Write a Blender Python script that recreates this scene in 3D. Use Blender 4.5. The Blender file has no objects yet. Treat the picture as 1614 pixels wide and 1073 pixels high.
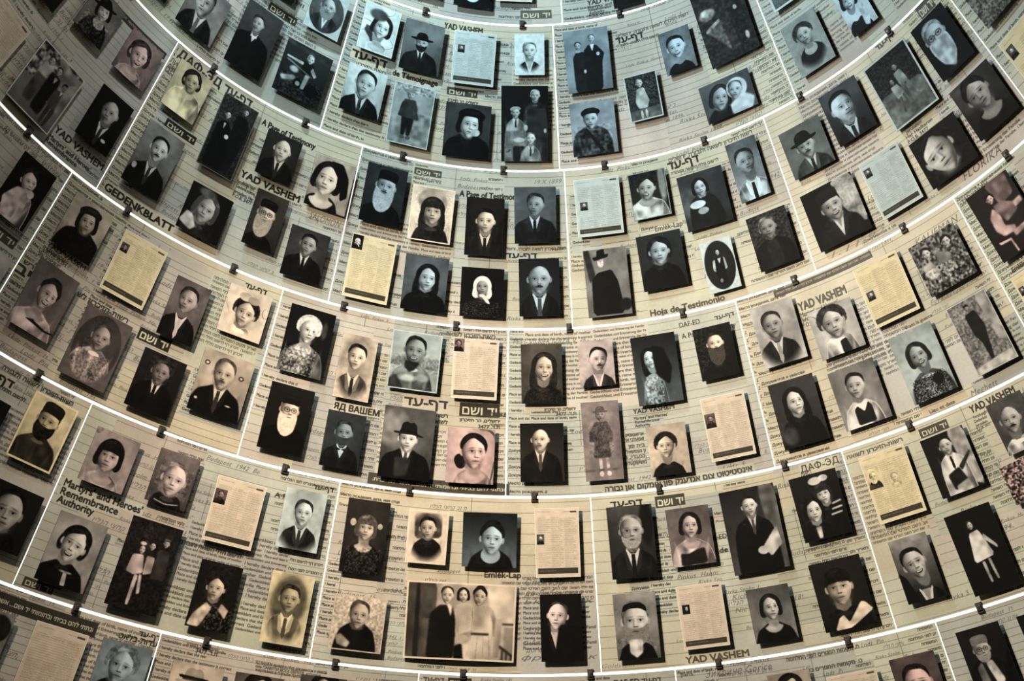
import bpy, math, random
import numpy as np
from mathutils import Vector, Matrix
R = math.radians
SC = bpy.context.scene
# ------------------------------------------------------------------ camera, world, lights, exposure
EYE = 1.6
cam = bpy.data.cameras.new('camera'); cam_o = bpy.data.objects.new('camera', cam)
SC.collection.objects.link(cam_o); SC.camera = cam_o
cam.sensor_width = 36.0; cam.lens = 2067.77 / 1614 * 36.0; cam.clip_end = 200
pitch, roll = 0.66806396, -0.00592167
fw = Vector((0, math.cos(pitch), math.sin(pitch))); r0 = Vector((1, 0, 0)); u0 = r0.cross(fw)
rt = math.cos(roll) * r0 + math.sin(roll) * u0; up = -math.sin(roll) * r0 + math.cos(roll) * u0
S = 6.0
m = Matrix((rt, up, -fw)).transposed().to_4x4(); m.translation = (-.0230078 * S, -.64832944 * S, EYE); cam_o.matrix_world = m

w = bpy.data.worlds.new('hall_air'); SC.world = w; w.use_nodes = True
w.node_tree.nodes['Background'].inputs[0].default_value = (.55, .7, .8, 1)
w.node_tree.nodes['Background'].inputs[1].default_value = 0.16
def lamp(name, loc, aim, power, col, size=.1, ang=150, blend=1.0):
    l = bpy.data.lights.new(name, 'SPOT'); l.energy = power; l.color = col; l.shadow_soft_size = size
    l.spot_size = R(ang); l.spot_blend = blend
    o = bpy.data.objects.new(name, l); SC.collection.objects.link(o)
    o.location = (loc[0] * S, loc[1] * S, loc[2] * S + EYE)
    d = Vector((aim[0] - loc[0], aim[1] - loc[1], aim[2] - loc[2]))
    o.rotation_euler = d.to_track_quat('-Z', 'Y').to_euler()
    return o
lamp('cool_spot', (-.30, .0, 1.42), (.25, .55, 1.1), 580, (.68, .91, 1.0), .09, 140)
lamp('warm_spot', (-.46, -.12, .88), (.20, .6, .45), 1950, (1.0, .80, .60), .09, 106)
lamp('neutral_spot', (-.36, .0, 1.12), (.3, .6, .9), 210, (.84, .96, .97), .09, 140)
lamp('side_fill', (-.12, -.38, 1.3), (-.62, .38, .75), 400, (1.0, .94, .84), .09, 66)  # added fill lamp, lifts the dim panels on the left

SC.view_settings.view_transform = 'Standard'; SC.view_settings.look = 'None'; SC.view_settings.gamma = 1
SC.view_settings.use_curve_mapping = False; SC.view_settings.exposure = 0.0

# ------------------------------------------------------------------ helpers
SL = 0.46643402                                   # inward lean of the cone per unit of height
RING = [1.4930, 1.3143, 1.1408, .9627, .7845, .6065, .4283]      # heights of the glowing rings
ROWS = [(6.2, 40.0), (4.38, 36.0), (5.0, 30.0), (-2.84, 27.692), (5.87, 25.714), (12.3, 22.5)]   # seam angle, panel angle
rad = lambda z: (1 - SL * z)
KS = math.hypot(1, SL)
def cone(th, z, off=0.0):                          # th degrees, z in cone units, off metres towards the inside
    t = R(th); r = rad(z) * S
    n = Vector((-math.sin(t), -math.cos(t), -SL)) / KS
    return Vector((math.sin(t) * r, math.cos(t) * r, z * S + EYE)) + n * off
def frame(th, z):
    t = R(th); X = Vector((math.cos(t), -math.sin(t), 0))
    Y = Vector((-math.sin(t) * SL, -math.cos(t) * SL, 1)) / KS
    M = Matrix((X, Y, X.cross(Y))).transposed().to_4x4(); M.translation = cone(th, z); return M
def link(name, me, mat=None, parent=None):
    o = bpy.data.objects.new(name, me); SC.collection.objects.link(o)
    if mat is not None and not me.materials: me.materials.append(mat)
    if parent is not None: o.parent = parent
    return o
def mesh(name, v, f, uv=None):
    me = bpy.data.meshes.new(name); me.from_pydata([tuple(a) for a in v], [], f)
    if uv:
        l = me.uv_layers.new(name='UVMap')
        for lp in me.loops: l.data[lp.index].uv = uv[lp.vertex_index]
    me.update(); return me
def mat(name, col, rough=.5, metal=0, emit=0, noise=0):
    m = bpy.data.materials.new(name); m.use_nodes = True; nt = m.node_tree; b = nt.nodes['Principled BSDF']
    b.inputs['Base Color'].default_value = (*col, 1); b.inputs['Roughness'].default_value = rough
    b.inputs['Metallic'].default_value = metal
    if emit: b.inputs['Emission Color'].default_value = (1, 1, 1, 1); b.inputs['Emission Strength'].default_value = emit
    if noise:
        n = nt.nodes.new('ShaderNodeTexNoise'); n.inputs['Scale'].default_value = noise
        r = nt.nodes.new('ShaderNodeValToRGB')
        r.color_ramp.elements[0].color = (*[c * .6 for c in col], 1); r.color_ramp.elements[1].color = (*[min(1, c * 1.5) for c in col], 1)
        nt.links.new(n.outputs['Fac'], r.inputs[0]); nt.links.new(r.outputs[0], b.inputs['Base Color'])
    return m
def print_mat(name, arr, rough=.45, spec=.2):
    """flat print: the ink computed below, plus a fine procedural paper grain"""
    h, wd = arr.shape[:2]
    im = bpy.data.images.new(name, wd, h, alpha=False)
    px = np.ones((h, wd, 4), np.float32); px[..., :3] = np.clip(arr, 0, 1)[::-1]
    im.pixels.foreach_set(px.ravel()); im.update(); im.pack()
    m = bpy.data.materials.new(name); m.use_nodes = True; nt = m.node_tree; b = nt.nodes['Principled BSDF']
    t = nt.nodes.new('ShaderNodeTexImage'); t.image = im; t.extension = 'EXTEND'
    n = nt.nodes.new('ShaderNodeTexNoise'); n.inputs['Scale'].default_value = 60
    mx = nt.nodes.new('ShaderNodeMix'); mx.data_type = 'RGBA'; mx.blend_type = 'OVERLAY'; mx.inputs['Factor'].default_value = .12
    nt.links.new(t.outputs['Color'], mx.inputs['A']); nt.links.new(n.outputs['Fac'], mx.inputs['B'])
    nt.links.new(mx.outputs['Result'], b.inputs['Base Color'])
    b.inputs['Roughness'].default_value = rough; b.inputs['Specular IOR Level'].default_value = spec
    return m
def box(sx, sy, z0, z1, bev=0.0):
    if not bev:
        v = [(x * sx / 2, y * sy / 2, z) for z in (z0, z1) for x, y in ((-1, -1), (1, -1), (1, 1), (-1, 1))]
        return v, [(3, 2, 1, 0), (4, 5, 6, 7), (0, 1, 5, 4), (1, 2, 6, 5), (2, 3, 7, 6), (3, 0, 4, 7)]
    v = []; P = ((-1, -1), (1, -1), (1, 1), (-1, 1))
    for z, k in ((z0, 0), (z1 - bev, 0), (z1, bev)): v += [(x * (sx / 2 - k), y * (sy / 2 - k), z) for x, y in P]
    f = [(3, 2, 1, 0), (8, 9, 10, 11)]
    for a in (0, 4): f += [(a + i, a + (i + 1) % 4, a + 4 + (i + 1) % 4, a + 4 + i) for i in range(4)]
    return v, f
# ------------------------------------------------------------------ drawing of the flat prints
rng = np.random.default_rng(7)
def smooth_noise(h, wd, s):
    gh, gw = max(2, int(h / s) + 2), max(2, int(wd / s) + 2)
    g = rng.random((gh, gw)).astype(np.float32)
    y = np.linspace(0, gh - 1.001, h); x = np.linspace(0, gw - 1.001, wd)
    yi = y.astype(int); xi = x.astype(int); fy = (y - yi)[:, None]; fx = (x - xi)[None]
    fy = fy * fy * (3 - 2 * fy); fx = fx * fx * (3 - 2 * fx)
    a = g[yi][:, xi]; b = g[yi][:, xi + 1]; c = g[yi + 1][:, xi]; d = g[yi + 1][:, xi + 1]
    return (a * (1 - fx) + b * fx) * (1 - fy) + (c * (1 - fx) + d * fx) * fy
def blur(a, n=1):
    for _ in range(n):
        p = np.pad(a, 1, mode='edge'); a = (p[:-2, 1:-1] + p[2:, 1:-1] + p[1:-1, :-2] + p[1:-1, 2:] + 4 * a) / 8
    return a
class Cv:
    def __init__(s, wd, h):
        s.w, s.h = wd, h; s.a = np.full((h, wd), .5, np.float32)
        s.Y, s.X = np.mgrid[0:h, 0:wd].astype(np.float32); s.X = (s.X + .5) / wd; s.Y = (s.Y + .5) / wd   # both in widths
        s.as_ = h / wd
    def put(s, m, g): s.a = s.a * (1 - m) + g * m
    def ell(s, cx, cy, rx, ry, g, soft=.012, rot=0, al=1, xf=None):
        if xf: X, Y = xf
        else: X, Y = s.X, s.Y
        c, sn = math.cos(R(rot)), math.sin(R(rot)); dx = X - cx; dy = Y - cy
        u = (dx * c + dy * sn) / rx; v = (-dx * sn + dy * c) / ry
        d = np.sqrt(u * u + v * v + 1e-9); k = max(soft / min(rx, ry), .02)
        s.put(np.clip((1 - d) / k + .5, 0, 1) * al, g)
    def poly(s, pts, g, soft=.01, al=1, xf=None, curve=1, rt=.2):
        P = [tuple(p) for p in pts]
        for _ in range(curve):                     # chaikin
            Q = []
            for i in range(len(P)):
                a, b = P[i], P[(i + 1) % len(P)]
                Q += [(a[0] * (1 - rt) + b[0] * rt, a[1] * (1 - rt) + b[1] * rt), (a[0] * rt + b[0] * (1 - rt), a[1] * rt + b[1] * (1 - rt))]
            P = Q
        X, Y = xf if xf else (s.X, s.Y)
        ins = np.zeros(X.shape, bool)
        for i in range(len(P)):
            (x1, y1), (x2, y2) = P[i], P[(i + 1) % len(P)]
            if abs(y1 - y2) < 1e-9: continue
            c = (Y > min(y1, y2)) & (Y <= max(y1, y2))
            ins ^= c & (X < x1 + (Y - y1) * (x2 - x1) / (y2 - y1))
        s.put(blur(ins.astype(np.float32), 1 + min(14, int((soft * s.w) ** 2))) * al, g)
def kv(t): return dict(x.split('=') for x in t)
def face(c, a):
    fx, fy, r = [float(v) for v in a.get('f', '.5,.38,.22').split(',')]; fy *= c.as_
    tilt = float(a.get('t', 0)); u = float(a.get('u', 0)); sk = min(.95, float(a.get('sk', .72)) * .95 + .1); L = float(a.get('L', 1))
    hs, hg = a.get('hair', 'short,.1').split(','); hg = float(hg); cl = float(a.get('cl', .1))
    ct, st = math.cos(R(tilt)), math.sin(R(tilt)); dx, dy = (c.X - fx) / r, (c.Y - fy) / r
    U, V = dx * ct + dy * st, -dx * st + dy * ct; xf = (U, V)
    E = lambda x, y, rx, ry, g, soft=.08, al=1, rot=0: c.ell(x, y, rx, ry, g, soft, rot, al, xf)
    P = lambda pts, g, soft=.06 , al=1, cu=2: c.poly(pts, g, soft * r * .5, al, xf, cu)
    hat = a.get('hat', ',').split(',')
    # hair behind
    if hs == 'bob': E(0, -.15, 1.28, 1.42, hg); P([(-1.3, -.3), (1.3, -.3), (1.35, .75), (1.0, 1.15), (.5, .9), (-.5, .9), (-1.0, 1.15), (-1.35, .75)], hg)
    elif hs == 'long': E(0, -.2, 1.3, 1.42, hg); P([(-1.25, -.3), (1.25, -.3), (1.45, 1.2), (1.3, 2.4), (.6, 2.1), (-.6, 2.1), (-1.3, 2.4), (-1.45, 1.2)], hg)
    elif hs == 'wavy': E(0, -.45, 1.28, 1.2, hg); E(-.95, .1, .42, .75, hg); E(.95, .1, .42, .75, hg)
    elif hs == 'curly':
        for k in range(15):
            an = R(-200 + k * 220 / 14); E(1.08 * math.cos(an), -.35 + 1.05 * math.sin(an), .36, .34, hg + .05 * (k % 3))
        E(0, -.45, 1.15, 1.15, hg)
    elif hs in ('updo', 'updo2'):
        E(0, -.45, 1.14, 1.1, hg); E(0 if hs == 'updo' else -1.15, -1.25 if hs == 'updo' else .75, .75 if hs == 'updo' else .45, .5, hg)
    elif hs in ('short', 'part', 'buzz'): E(0, -.42, 1.04, 1.0 if hs != 'buzz' else .95, hg)
    elif hs == 'bald': E(0, -.1, 1.03, .55, hg)
    if hat[0] == 'scarf':
        g = float(hat[1]); E(0, -.05, 1.35, 1.55, g); P([(-1.3, 0), (1.3, 0), (1.5, 1.3), (1.0, 2.0), (-.8, 1.9), (-1.5, 1.5)], g)
    # body
    if a.get('body') != '0':
        sw = float(a.get('sw', .45)); sy = float(a.get('sy', .66)) * c.as_; co = a.get('co', 'n'); H = c.as_
        E(0, 1.35, .62, .9, sk * .62, .15)                      # neck in the chin's shade
        nx = fx - st * r * 1.2
        def B(p, g, soft=.012, cu=1, al=1): c.poly(p, g, soft, al, None, cu)
        ns = .3 * r / .22
        top = sy - .02
        B([(nx - .62 * r, top - .3 * r), (nx, top + .03), (nx + .62 * r, top - .3 * r), (nx + 1.15 * r, top + .01), (nx + sw * .85, sy + .08), (nx + sw * 1.06, sy + .34), (nx + sw * 1.12, H + .2), (nx - sw * 1.12, H + .2), (nx - sw * 1.06, sy + .34), (nx - sw * .85, sy + .08), (nx - 1.15 * r, top + .01)], cl, .015, 2)
        bm_ = np.abs(c.a - cl) < .004
        sf = (.55 + .9 * smooth_noise(c.h, c.w, c.w / 5)) * (1.15 - .5 * np.clip(np.abs(c.X - nx + L * .08) / sw, 0, 1.2))
        c.a = np.where(bm_, cl * sf + .02 * (smooth_noise(c.h, c.w, 5) - .5), c.a)
        for q in range(3):                                    # folds of the cloth
            c.ell(nx + (q - 1) * sw * .7, sy + .3, .03, .25, min(1, cl * 1.6 + .02), .04, 12 * (q - 1), .35)
        if co in ('tie', 'v', 'bow'):
            wv = .8 * r; dp = 1.9 * r if co != 'bow' else 1.3 * r; cg = .88 if a.get('cg') is None else float(a['cg'])
            B([(nx - .6 * r, top - .38 * r), (nx - .2 * r, top + .12 * r), (nx + .2 * r, top + .12 * r), (nx + .6 * r, top - .38 * r), (nx + wv * .85, top + .1 * r), (nx + .12 * r, top + dp), (nx - .12 * r, top + dp), (nx - wv * .85, top + .1 * r)], cg * .92, .008, 0)
            if co == 'v': B([(nx - wv * .5, top - .06), (nx + wv * .5, top - .06), (nx, top + dp * .6)], sk * .8, .008, 0)
            B([(nx - wv * 1.05, top), (nx - wv * .75, top - .03), (nx, top + dp * 1.05), (nx - wv * .8, top + dp * .75)], cl * 1.35 + .03, .008, 0)
            B([(nx + wv * 1.05, top), (nx + wv * .75, top - .03), (nx, top + dp * 1.05), (nx + wv * .8, top + dp * .75)], cl * 1.35 + .03, .008, 0)
            tg = float(a.get('tie', .08))
            if co == 'tie': B([(nx - .16 * r, top + .16 * r), (nx + .16 * r, top + .16 * r), (nx + .22 * r, top + dp), (nx, top + dp * 1.25), (nx - .22 * r, top + dp)], tg, .006, 0)
            if co == 'bow':
                B([(nx - .55 * r, top + .05 * r), (nx + .55 * r, top + .5 * r), (nx + .55 * r, top + .05 * r), (nx - .55 * r, top + .5 * r)], .1 if cl > .07 else .85, .006, 0)
        elif co == 'o':
            c.poly([(nx - .5 * r, top - .5 * r), (nx + .5 * r, top - .5 * r), (nx + .62 * r, top), (nx + 1.15 * r, top + .18 * r), (nx + .7 * r, top + .75 * r), (nx, top + .95 * r), (nx - .7 * r, top + .75 * r), (nx - 1.15 * r, top + .18 * r), (nx - .62 * r, top)], sk * .82, .02, 1, None, 2)
            c.ell(nx - .25 * r, top + .25 * r, .5 * r, .3 * r, sk * .95, .06, 0, .6)
            c.ell(nx + .1 * r, top - .1 * r, .5 * r, .3 * r, sk * .55, .06, 0, .5)
        elif co == 'lace':
            c.ell(nx, top + .3 * r, .9 * r, .75 * r, .75, .02); m_ = ((np.sin(c.X * 190) * np.sin(c.Y * 190)) > .2) & (np.hypot((c.X - nx) / (.9 * r), (c.Y - top - .3 * r) / (.75 * r)) < 1)
            c.put(m_.astype(np.float32) * .5, .35); c.ell(nx, top - .1 * r, .5 * r, .3 * r, sk * .7, .02)
        elif co == 'n':
            c.ell(nx, top + .06, .62 * r, .2 * r, cl * 1.7 + .04, .012)
        E(0, 1.12, .66, .4, sk * .6, .25, .9)
    # ears
    er = sk * .82
    if hs not in ('bob', 'long') and hat[0] != 'scarf':
        if u < .35: E(1.0, .08, .17, .3, er)
        if u > -.35: E(-1.0, .08, .17, .3, er)
        if abs(u) >= .35: E(-.92 * (1 if u > 0 else -1), .1, .18, .32, er)
    # face shape with a tapering jaw
    ww = np.where(V < 0, np.sqrt(np.clip(1 - (V / 1.22) ** 2, 0, 1)), np.sqrt(np.clip(1 - (V / 1.42) ** 2, 0, 1)) * (1 - .17 * np.clip(V, 0, 2)))
    d = (ww - np.abs(U)) * r * c.w
    inside = np.clip(d / 1.6 + .5, 0, 1) * (V > -1.25) * (V < 1.45)
    nxn = np.clip(U / np.maximum(ww, .25), -1, 1); nyn = np.clip(V / 1.4, -1, 1); nz = np.sqrt(np.clip(1 - .8 * nxn ** 2 - .55 * nyn ** 2, .02, 1))
    lam = nxn * L * .5 - nyn * .28 + nz * .86
    sh = sk * (.40 + .70 * np.clip(lam, 0, 1.1)) + .03 * (smooth_noise(c.h, c.w, 6) - .5)
    c.a = c.a * (1 - inside) + sh * inside
    f0 = c.a.copy()
    o = u * .42; sq = 1 - .25 * abs(u)
    dk = sk * .42
    for sgn in (-1, 1):
        ex = sgn * .42 * sq + o
        if abs(ex) > .82: continue
        n = 1 - .3 * (sgn * u > .3)
        E(ex, -.05, .27 * n, .17, sk * .5, .3, .6)
        E(ex, .0, .17 * n, .06, min(1, sk * .95), .06, .4)
        E(ex + u * .05, -.01, .075 * n, .07, .05, .05, .9); E(ex, -.08, .18 * n, .03, .08, .06, .75)
        E(ex, -.29, .2 * n, .04, min(hg * 1.3 + .08, .4), .1, .6, sgn * 9)
        E(ex, .17, .2, .05, sk * .72, .12, .4)
        E(sgn * .5 * sq + o * .7, .36, .22, .18, min(1, sk * 1.12), .3, .4)
        E(sgn * .78 * sq + o * .3, .62, .16, .35, sk * .6, .35, .35)
    nxx = o * 1.25
    P([(nxx - .07, -.15), (nxx + .07, -.15), (nxx + .13, .42), (nxx - .13, .42)], min(1, sk * 1.15), .25, .6)
    P([(nxx - L * .12, -.2), (nxx - L * .22, .42), (nxx - L * .08, .45), (nxx - L * .05, -.1)], sk * .62, .12, .75)
    E(nxx, .47, .2, .05, sk * .42, .06, .9); E(nxx - .1, .47, .05, .035, .08, .04, .8); E(nxx + .1, .47, .05, .035, .08, .04, .8)
    mx = o * 1.05
    if a.get('smile'):
        P([(mx - .42, .68), (mx, .78), (mx + .42, .68), (mx + .28, .92), (mx, 1.0), (mx - .28, .92)], .15, .04); P([(mx - .34, .72), (mx, .8), (mx + .34, .72), (mx + .2, .85), (mx - .2, .85)], .95, .03)
        E(mx - .55, .55, .05, .22, sk * .65, .1, .6, 25); E(mx + .55, .55, .05, .22, sk * .65, .1, .6, -25)
    else:
        E(mx, .8, .3, .04, .12, .05, .9); E(mx, .73, .24, .05, sk * .55, .06, .7); E(mx, .89, .22, .06, sk * .66, .07, .7); E(mx, 1.0, .2, .04, sk * .6, .1, .5)
    E(o * .8, 1.2, .22, .13, min(1, sk * 1.06), .15, .5)
    # beard
    be = a.get('be')
    if be:
        st_, bg = be.split(','); bg = float(bg)
        n_ = (smooth_noise(c.h, c.w, 2.2) - .5) * .3 * max(.3, bg)
        before = c.a.copy()
        if st_ == 'long': P([(-1.0, .25), (-.62, .5), (-.3, .62), (.3, .62), (.62, .5), (1.0, .25), (1.1, 1.1), (.95, 2.3), (.35, 2.95), (-.35, 2.95), (-.9, 2.3), (-1.1, 1.1)], bg, .12)
        elif st_ == 'full': P([(-1.0, .2), (-.62, .5), (-.3, .6), (.3, .6), (.62, .5), (1.0, .2), (1.05, 1.0), (.65, 1.75), (0, 2.0), (-.65, 1.75), (-1.05, 1.0)], bg, .1)
        else: P([(-.95, .35), (-.6, .62), (-.28, .62), (.28, .62), (.6, .62), (.95, .35), (.85, 1.05), (.4, 1.6), (-.4, 1.6), (-.85, 1.05)], bg, .1)
        ch = np.abs(c.a - before) > .02; c.a = np.where(ch, c.a + n_, c.a)
        E(mx, .82, .24, .05, .2, .05, .8)
    if a.get('mu'):
        g = float(a['mu']); P([(mx - .42, .72), (mx - .1, .56), (mx + .1, .56), (mx + .42, .72), (mx + .2, .74), (mx - .2, .74)], g, .04)
    # hair in front
    if hs in ('short', 'part', 'buzz', 'wavy', 'curly', 'updo', 'updo2', 'long', 'bob'):
        lo = -.7 if not a.get('fringe') else -.3
        k = .75 if hs == 'buzz' else 1
        ps = {'part': .35, 'wavy': -.3, 'short': 0}.get(hs, .1) * (1 if (int(fx * 100) % 2) else -1)
        hi = 0 if a.get('fringe') else .1 * ((int(fx * 1000 + r * 1000)) % 3)
        T_ = (-1.46 if hs in ('short', 'part') else -1.52) if hs != 'buzz' else -1.32
        if a.get('fringe'): low = [(.93, -.1), (.88, -.32), (.4, -.36), (0, -.42), (-.4, -.36), (-.88, -.32), (-.93, -.1)]
        elif hs in ('short', 'part', 'buzz'): low = [(1.0, -.25), (.93, -.62), (.74, -.92 - hi * .5), (.2 + ps, -1.08 - hi * .5), (-.2 + ps * .4, -1.05 - hi), (-.7, -.95 - hi), (-.92, -.62), (-1.0, -.25)]
        else: low = [(.95, -.05), (.88, -.5), (.66, -.74), (.2 + ps, -1.12), (ps, -1.16), (-.3 + ps, -1.02), (-.68, -.72), (-.88, -.46), (-.95, -.05)]
        wv_ = 1.06 if hs in ('short', 'part', 'buzz') else 1.18
        P([(-1.02, -.2), (-wv_, -.62), (-.88, -1.2), (-.3 + ps * .3, T_ - .08), (.4, T_), (.93, -1.12), (wv_, -.6), (1.02, -.2)] + low, hg, .1, k)
        hm_ = (np.abs(c.a - hg) < .05) & (np.abs(U) < 1.5) & (V < 2.4)
        st_ = smooth_noise(c.h, c.w, 2.5) * .6 + smooth_noise(c.h, c.w, 9) * .8 - .62
        c.a = np.where(hm_, c.a + st_ * (.10 + .35 * hg), c.a)
        P([(-.75, -.95), (-.5 + ps, -1.35), (.1 + ps, -1.42), (.35 + ps, -1.3), (.0, -1.18), (-.5, -1.0)], min(1, hg * 2.2 + .1), .3, .45)
        P([(.55, -1.1), (.8, -1.15), (1.0, -.8), (.9, -.6)], min(1, hg * 1.8 + .07), .25, .4)
        if hs in ('bob', 'long'):
            for s_ in (-1, 1): P([(s_ * .62, -.95), (s_ * 1.1, -.8), (s_ * 1.3, .2), (s_ * 1.25, 1.0), (s_ * .9, .95), (s_ * .88, .1)], hg, .06)
    elif hs == 'bald': E(-.15 * -L, -.85, .4, .25, min(1, sk * 1.22), .4, .6)
    if a.get('gl'):
        for sgn in (-1, 1):
            ex = sgn * .42 * sq + o
            rr = np.hypot((U - ex) / .3, (V + .02) / .25); c.put(np.clip(1 - np.abs(rr - 1) * 5, 0, 1) * .85, .06)
        E(o, -.03, .12, .025, .06, .03)
    if hat[0]:
        g = float(hat[1]); h0 = hat[0]
        if h0 == 'fedora': P([(-.95, -.7), (-.85, -1.75), (-.3, -2.0), (.1, -1.85), (.5, -2.0), (.9, -1.65), (.98, -.7)], g, .05); P([(-1.0, -.95), (1.0, -.95), (1.0, -.7), (-1.0, -.7)], g * .5, .04); P([(-1.75, -.75), (-.8, -.8), (.8, -.8), (1.85, -.5), (1.5, -.35), (.6, -.55), (-.8, -.52), (-1.6, -.5)], g * 1.15, .04)
        elif h0 in ('bowler', 'wide'):
            q = 1.0 if h0 == 'bowler' else 1.15
            P([(-.95, -.6), (-.95, -1.3), (-.5, -1.8), (.5, -1.8), (.95, -1.3), (.95, -.6)], g, .04)
            P([(-1.75 * q, -.75), (-1.0, -.82), (1.0, -.82), (1.75 * q, -.75), (1.5 * q, -.45), (.7, -.42), (-.7, -.42), (-1.5 * q, -.45)], g, .04)
            P([(-.6, -1.55), (.1, -1.65), (-.1, -1.2), (-.6, -1.2)], g + .14, .2, .6)
        elif h0 == 'beret': P([(-1.15, -.45), (-1.35, -1.1), (-.6, -1.65), (.6, -1.7), (1.45, -1.2), (1.25, -.6), (.5, -.85), (-.5, -.8)], g, .05); E(.2, -1.3, .6, .18, g + .1, .2, .6)
        elif h0 == 'cap': P([(-1.05, -.55), (-1.08, -1.5), (-.6, -1.75), (.6, -1.75), (1.08, -1.5), (1.05, -.55), (.4, -.68), (-.4, -.68)], g, .04); E(0, -1.45, .7, .15, g + .08, .2, .6)
        elif h0 == 'kippa': P([(-.98, -.65), (-.85, -1.2), (-.3, -1.4), (.4, -1.4), (.9, -1.1), (1.0, -.6), (.4, -.95), (-.4, -.95)], g, .04)
        elif h0 == 'scarf': P([(-1.1, .6), (-1.2, -.6), (-.6, -1.4), (.6, -1.4), (1.2, -.6), (1.1, .6), (.8, .9), (.85, -.3), (.4, -.85), (-.4, -.85), (-.85, -.3), (-.8, .9)], g, .05); P([(-.5, 1.2), (.5, 1.2), (1.3, 2.6), (.7, 2.5), (0, 1.6), (-.3, 1.6)], g * .92, .05)
def figure(c, x, yt, h, cl, sk, kind):
    A = c.as_; h *= A; yt *= A; hd = h * .075
    if kind == 'b': hd = h * .1
    if kind == 'c': hd = h * .09
    hy = yt + hd * 1.2
    c.ell(x, hy - hd * .25, hd * 1.0, hd * 1.15, .1); c.ell(x, hy + hd * .2, hd * .82, hd * 1.05, sk)
    for s in (-1, 1): c.ell(x + s * hd * .33, hy + hd * .05, hd * .16, hd * .1, .12, .006)
    c.ell(x, hy + hd * .75, hd * .3, hd * .08, .2, .006)
    t = hy + hd * 1.35; w_ = hd * 2.0
    c.poly([(x - hd * .5, t), (x + hd * .5, t), (x + w_, t + hd * .6), (x + w_ * 1.1, t + h * .35), (x + w_ * .7, t + h * .42), (x - w_ * .7, t + h * .42), (x - w_ * 1.1, t + h * .35), (x - w_, t + hd * .6)], cl, .008)
    c.poly([(x - hd * .4, t), (x + hd * .4, t), (x, t + hd * 1.4)], .8 if kind in 'mb' else cl * 1.3, .006, 1, None, 0)
    if kind in 'mc':
        for s in (-1, 1):
            c.poly([(x + s * .05 * hd, t + h * .38), (x + s * w_ * .75, t + h * .38), (x + s * w_ * .55, yt + h), (x + s * w_ * .15, yt + h)], cl * .8, .008)
            c.ell(x + s * w_ * 1.0, t + h * .38, hd * .25, hd * .3, sk)
    else: c.poly([(x - w_, t + h * .3), (x + w_, t + h * .3), (x + w_ * 1.4, yt + h), (x - w_ * 1.4, yt + h)], cl, .01)
TINT = {'n': (1, .99, .97), 'c': (.93, 1.0, 1.0), 'b': (.88, .98, 1.04), 's': (1.06, .99, .9), 'p': (1.04, .96, .95), 'r': (1.1, .95, .93), 'y': (1.1, 1.04, .86)}
def draw(spec, wd, h, tint):
    c = Cv(wd, h); H = c.as_
    for op in spec.split('|'):
        t = op.split(); k = t[0]; a = t[1:]
        if k == 'bg':
            f = c.Y / H; c.a[:] = float(a[0]) * (1 - f) + float(a[1]) * f
            c.a *= .85 + .3 * smooth_noise(h, wd, wd / 2.5)
            c.a *= 1 - .2 * np.clip(np.hypot(c.X - .5, (c.Y / H - .5)) * 1.4 - .4, 0, 1)
        elif k == 'F': face(c, kv(a))
        elif k == 'e':
            v = [float(x) for x in a]; c.ell(v[0], v[1] * H, v[2], v[3] * H, v[4] * (.8 + .36 * smooth_noise(h, wd, wd / 7)), v[5] if len(v) > 5 else .015)
        elif k == 'p':
            pts = [tuple(float(q) for q in p.split(',')) for p in a[2:]]
            c.poly([(x, y * H) for x, y in pts], float(a[0]) * (.72 + .5 * smooth_noise(h, wd, wd / 8)), float(a[1]) * 1.2, 1, None, 1, .1)
        elif k == 'g': figure(c, *[float(x) for x in a[:5]], a[5])
        elif k == 'n':
            v = [float(x) for x in a]; m_ = (c.X > v[1]) & (c.X < v[3]) & (c.Y > v[2] * H) & (c.Y < v[4] * H)
            n_ = (smooth_noise(h, wd, v[5]) - .5) * 2 * v[0]; c.a = np.where(m_, c.a + n_, c.a)
        elif k == 'fr':
            b = float(a[0]); m_ = (c.X < b) | (c.X > 1 - b) | (c.Y < b) | (c.Y > H - b); c.a = np.where(m_, float(a[1]), c.a)
        elif k == 'ov':
            d = np.hypot((c.X - .5) / .47, (c.Y - H / 2) / (H * .47)); c.put(np.clip((d - 1) * 25, 0, 1), float(a[0])); c.put(np.clip(1 - np.abs(d - 1.01) * 40, 0, 1) * .6, float(a[1]) * 1.1)
        elif k == 'vg':
            d = np.hypot((c.X - .5) / float(a[1]), (c.Y - H * .47) / (H * float(a[1]) * 1.02)); c.put(np.clip((d - .75) * 3.5, 0, 1), float(a[0]))
    c.a = blur(c.a, 1)
    g = c.a * (.93 + .14 * smooth_noise(h, wd, 14)) + (rng.random(c.a.shape).astype(np.float32) - .5) * .035
    g = np.clip(g, .015, 1); g = .5 * g + .5 * (g * g * (3 - 2 * g)); g = .03 + .89 * g
    return g[..., None] * np.array(TINT[tint], np.float32)
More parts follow.
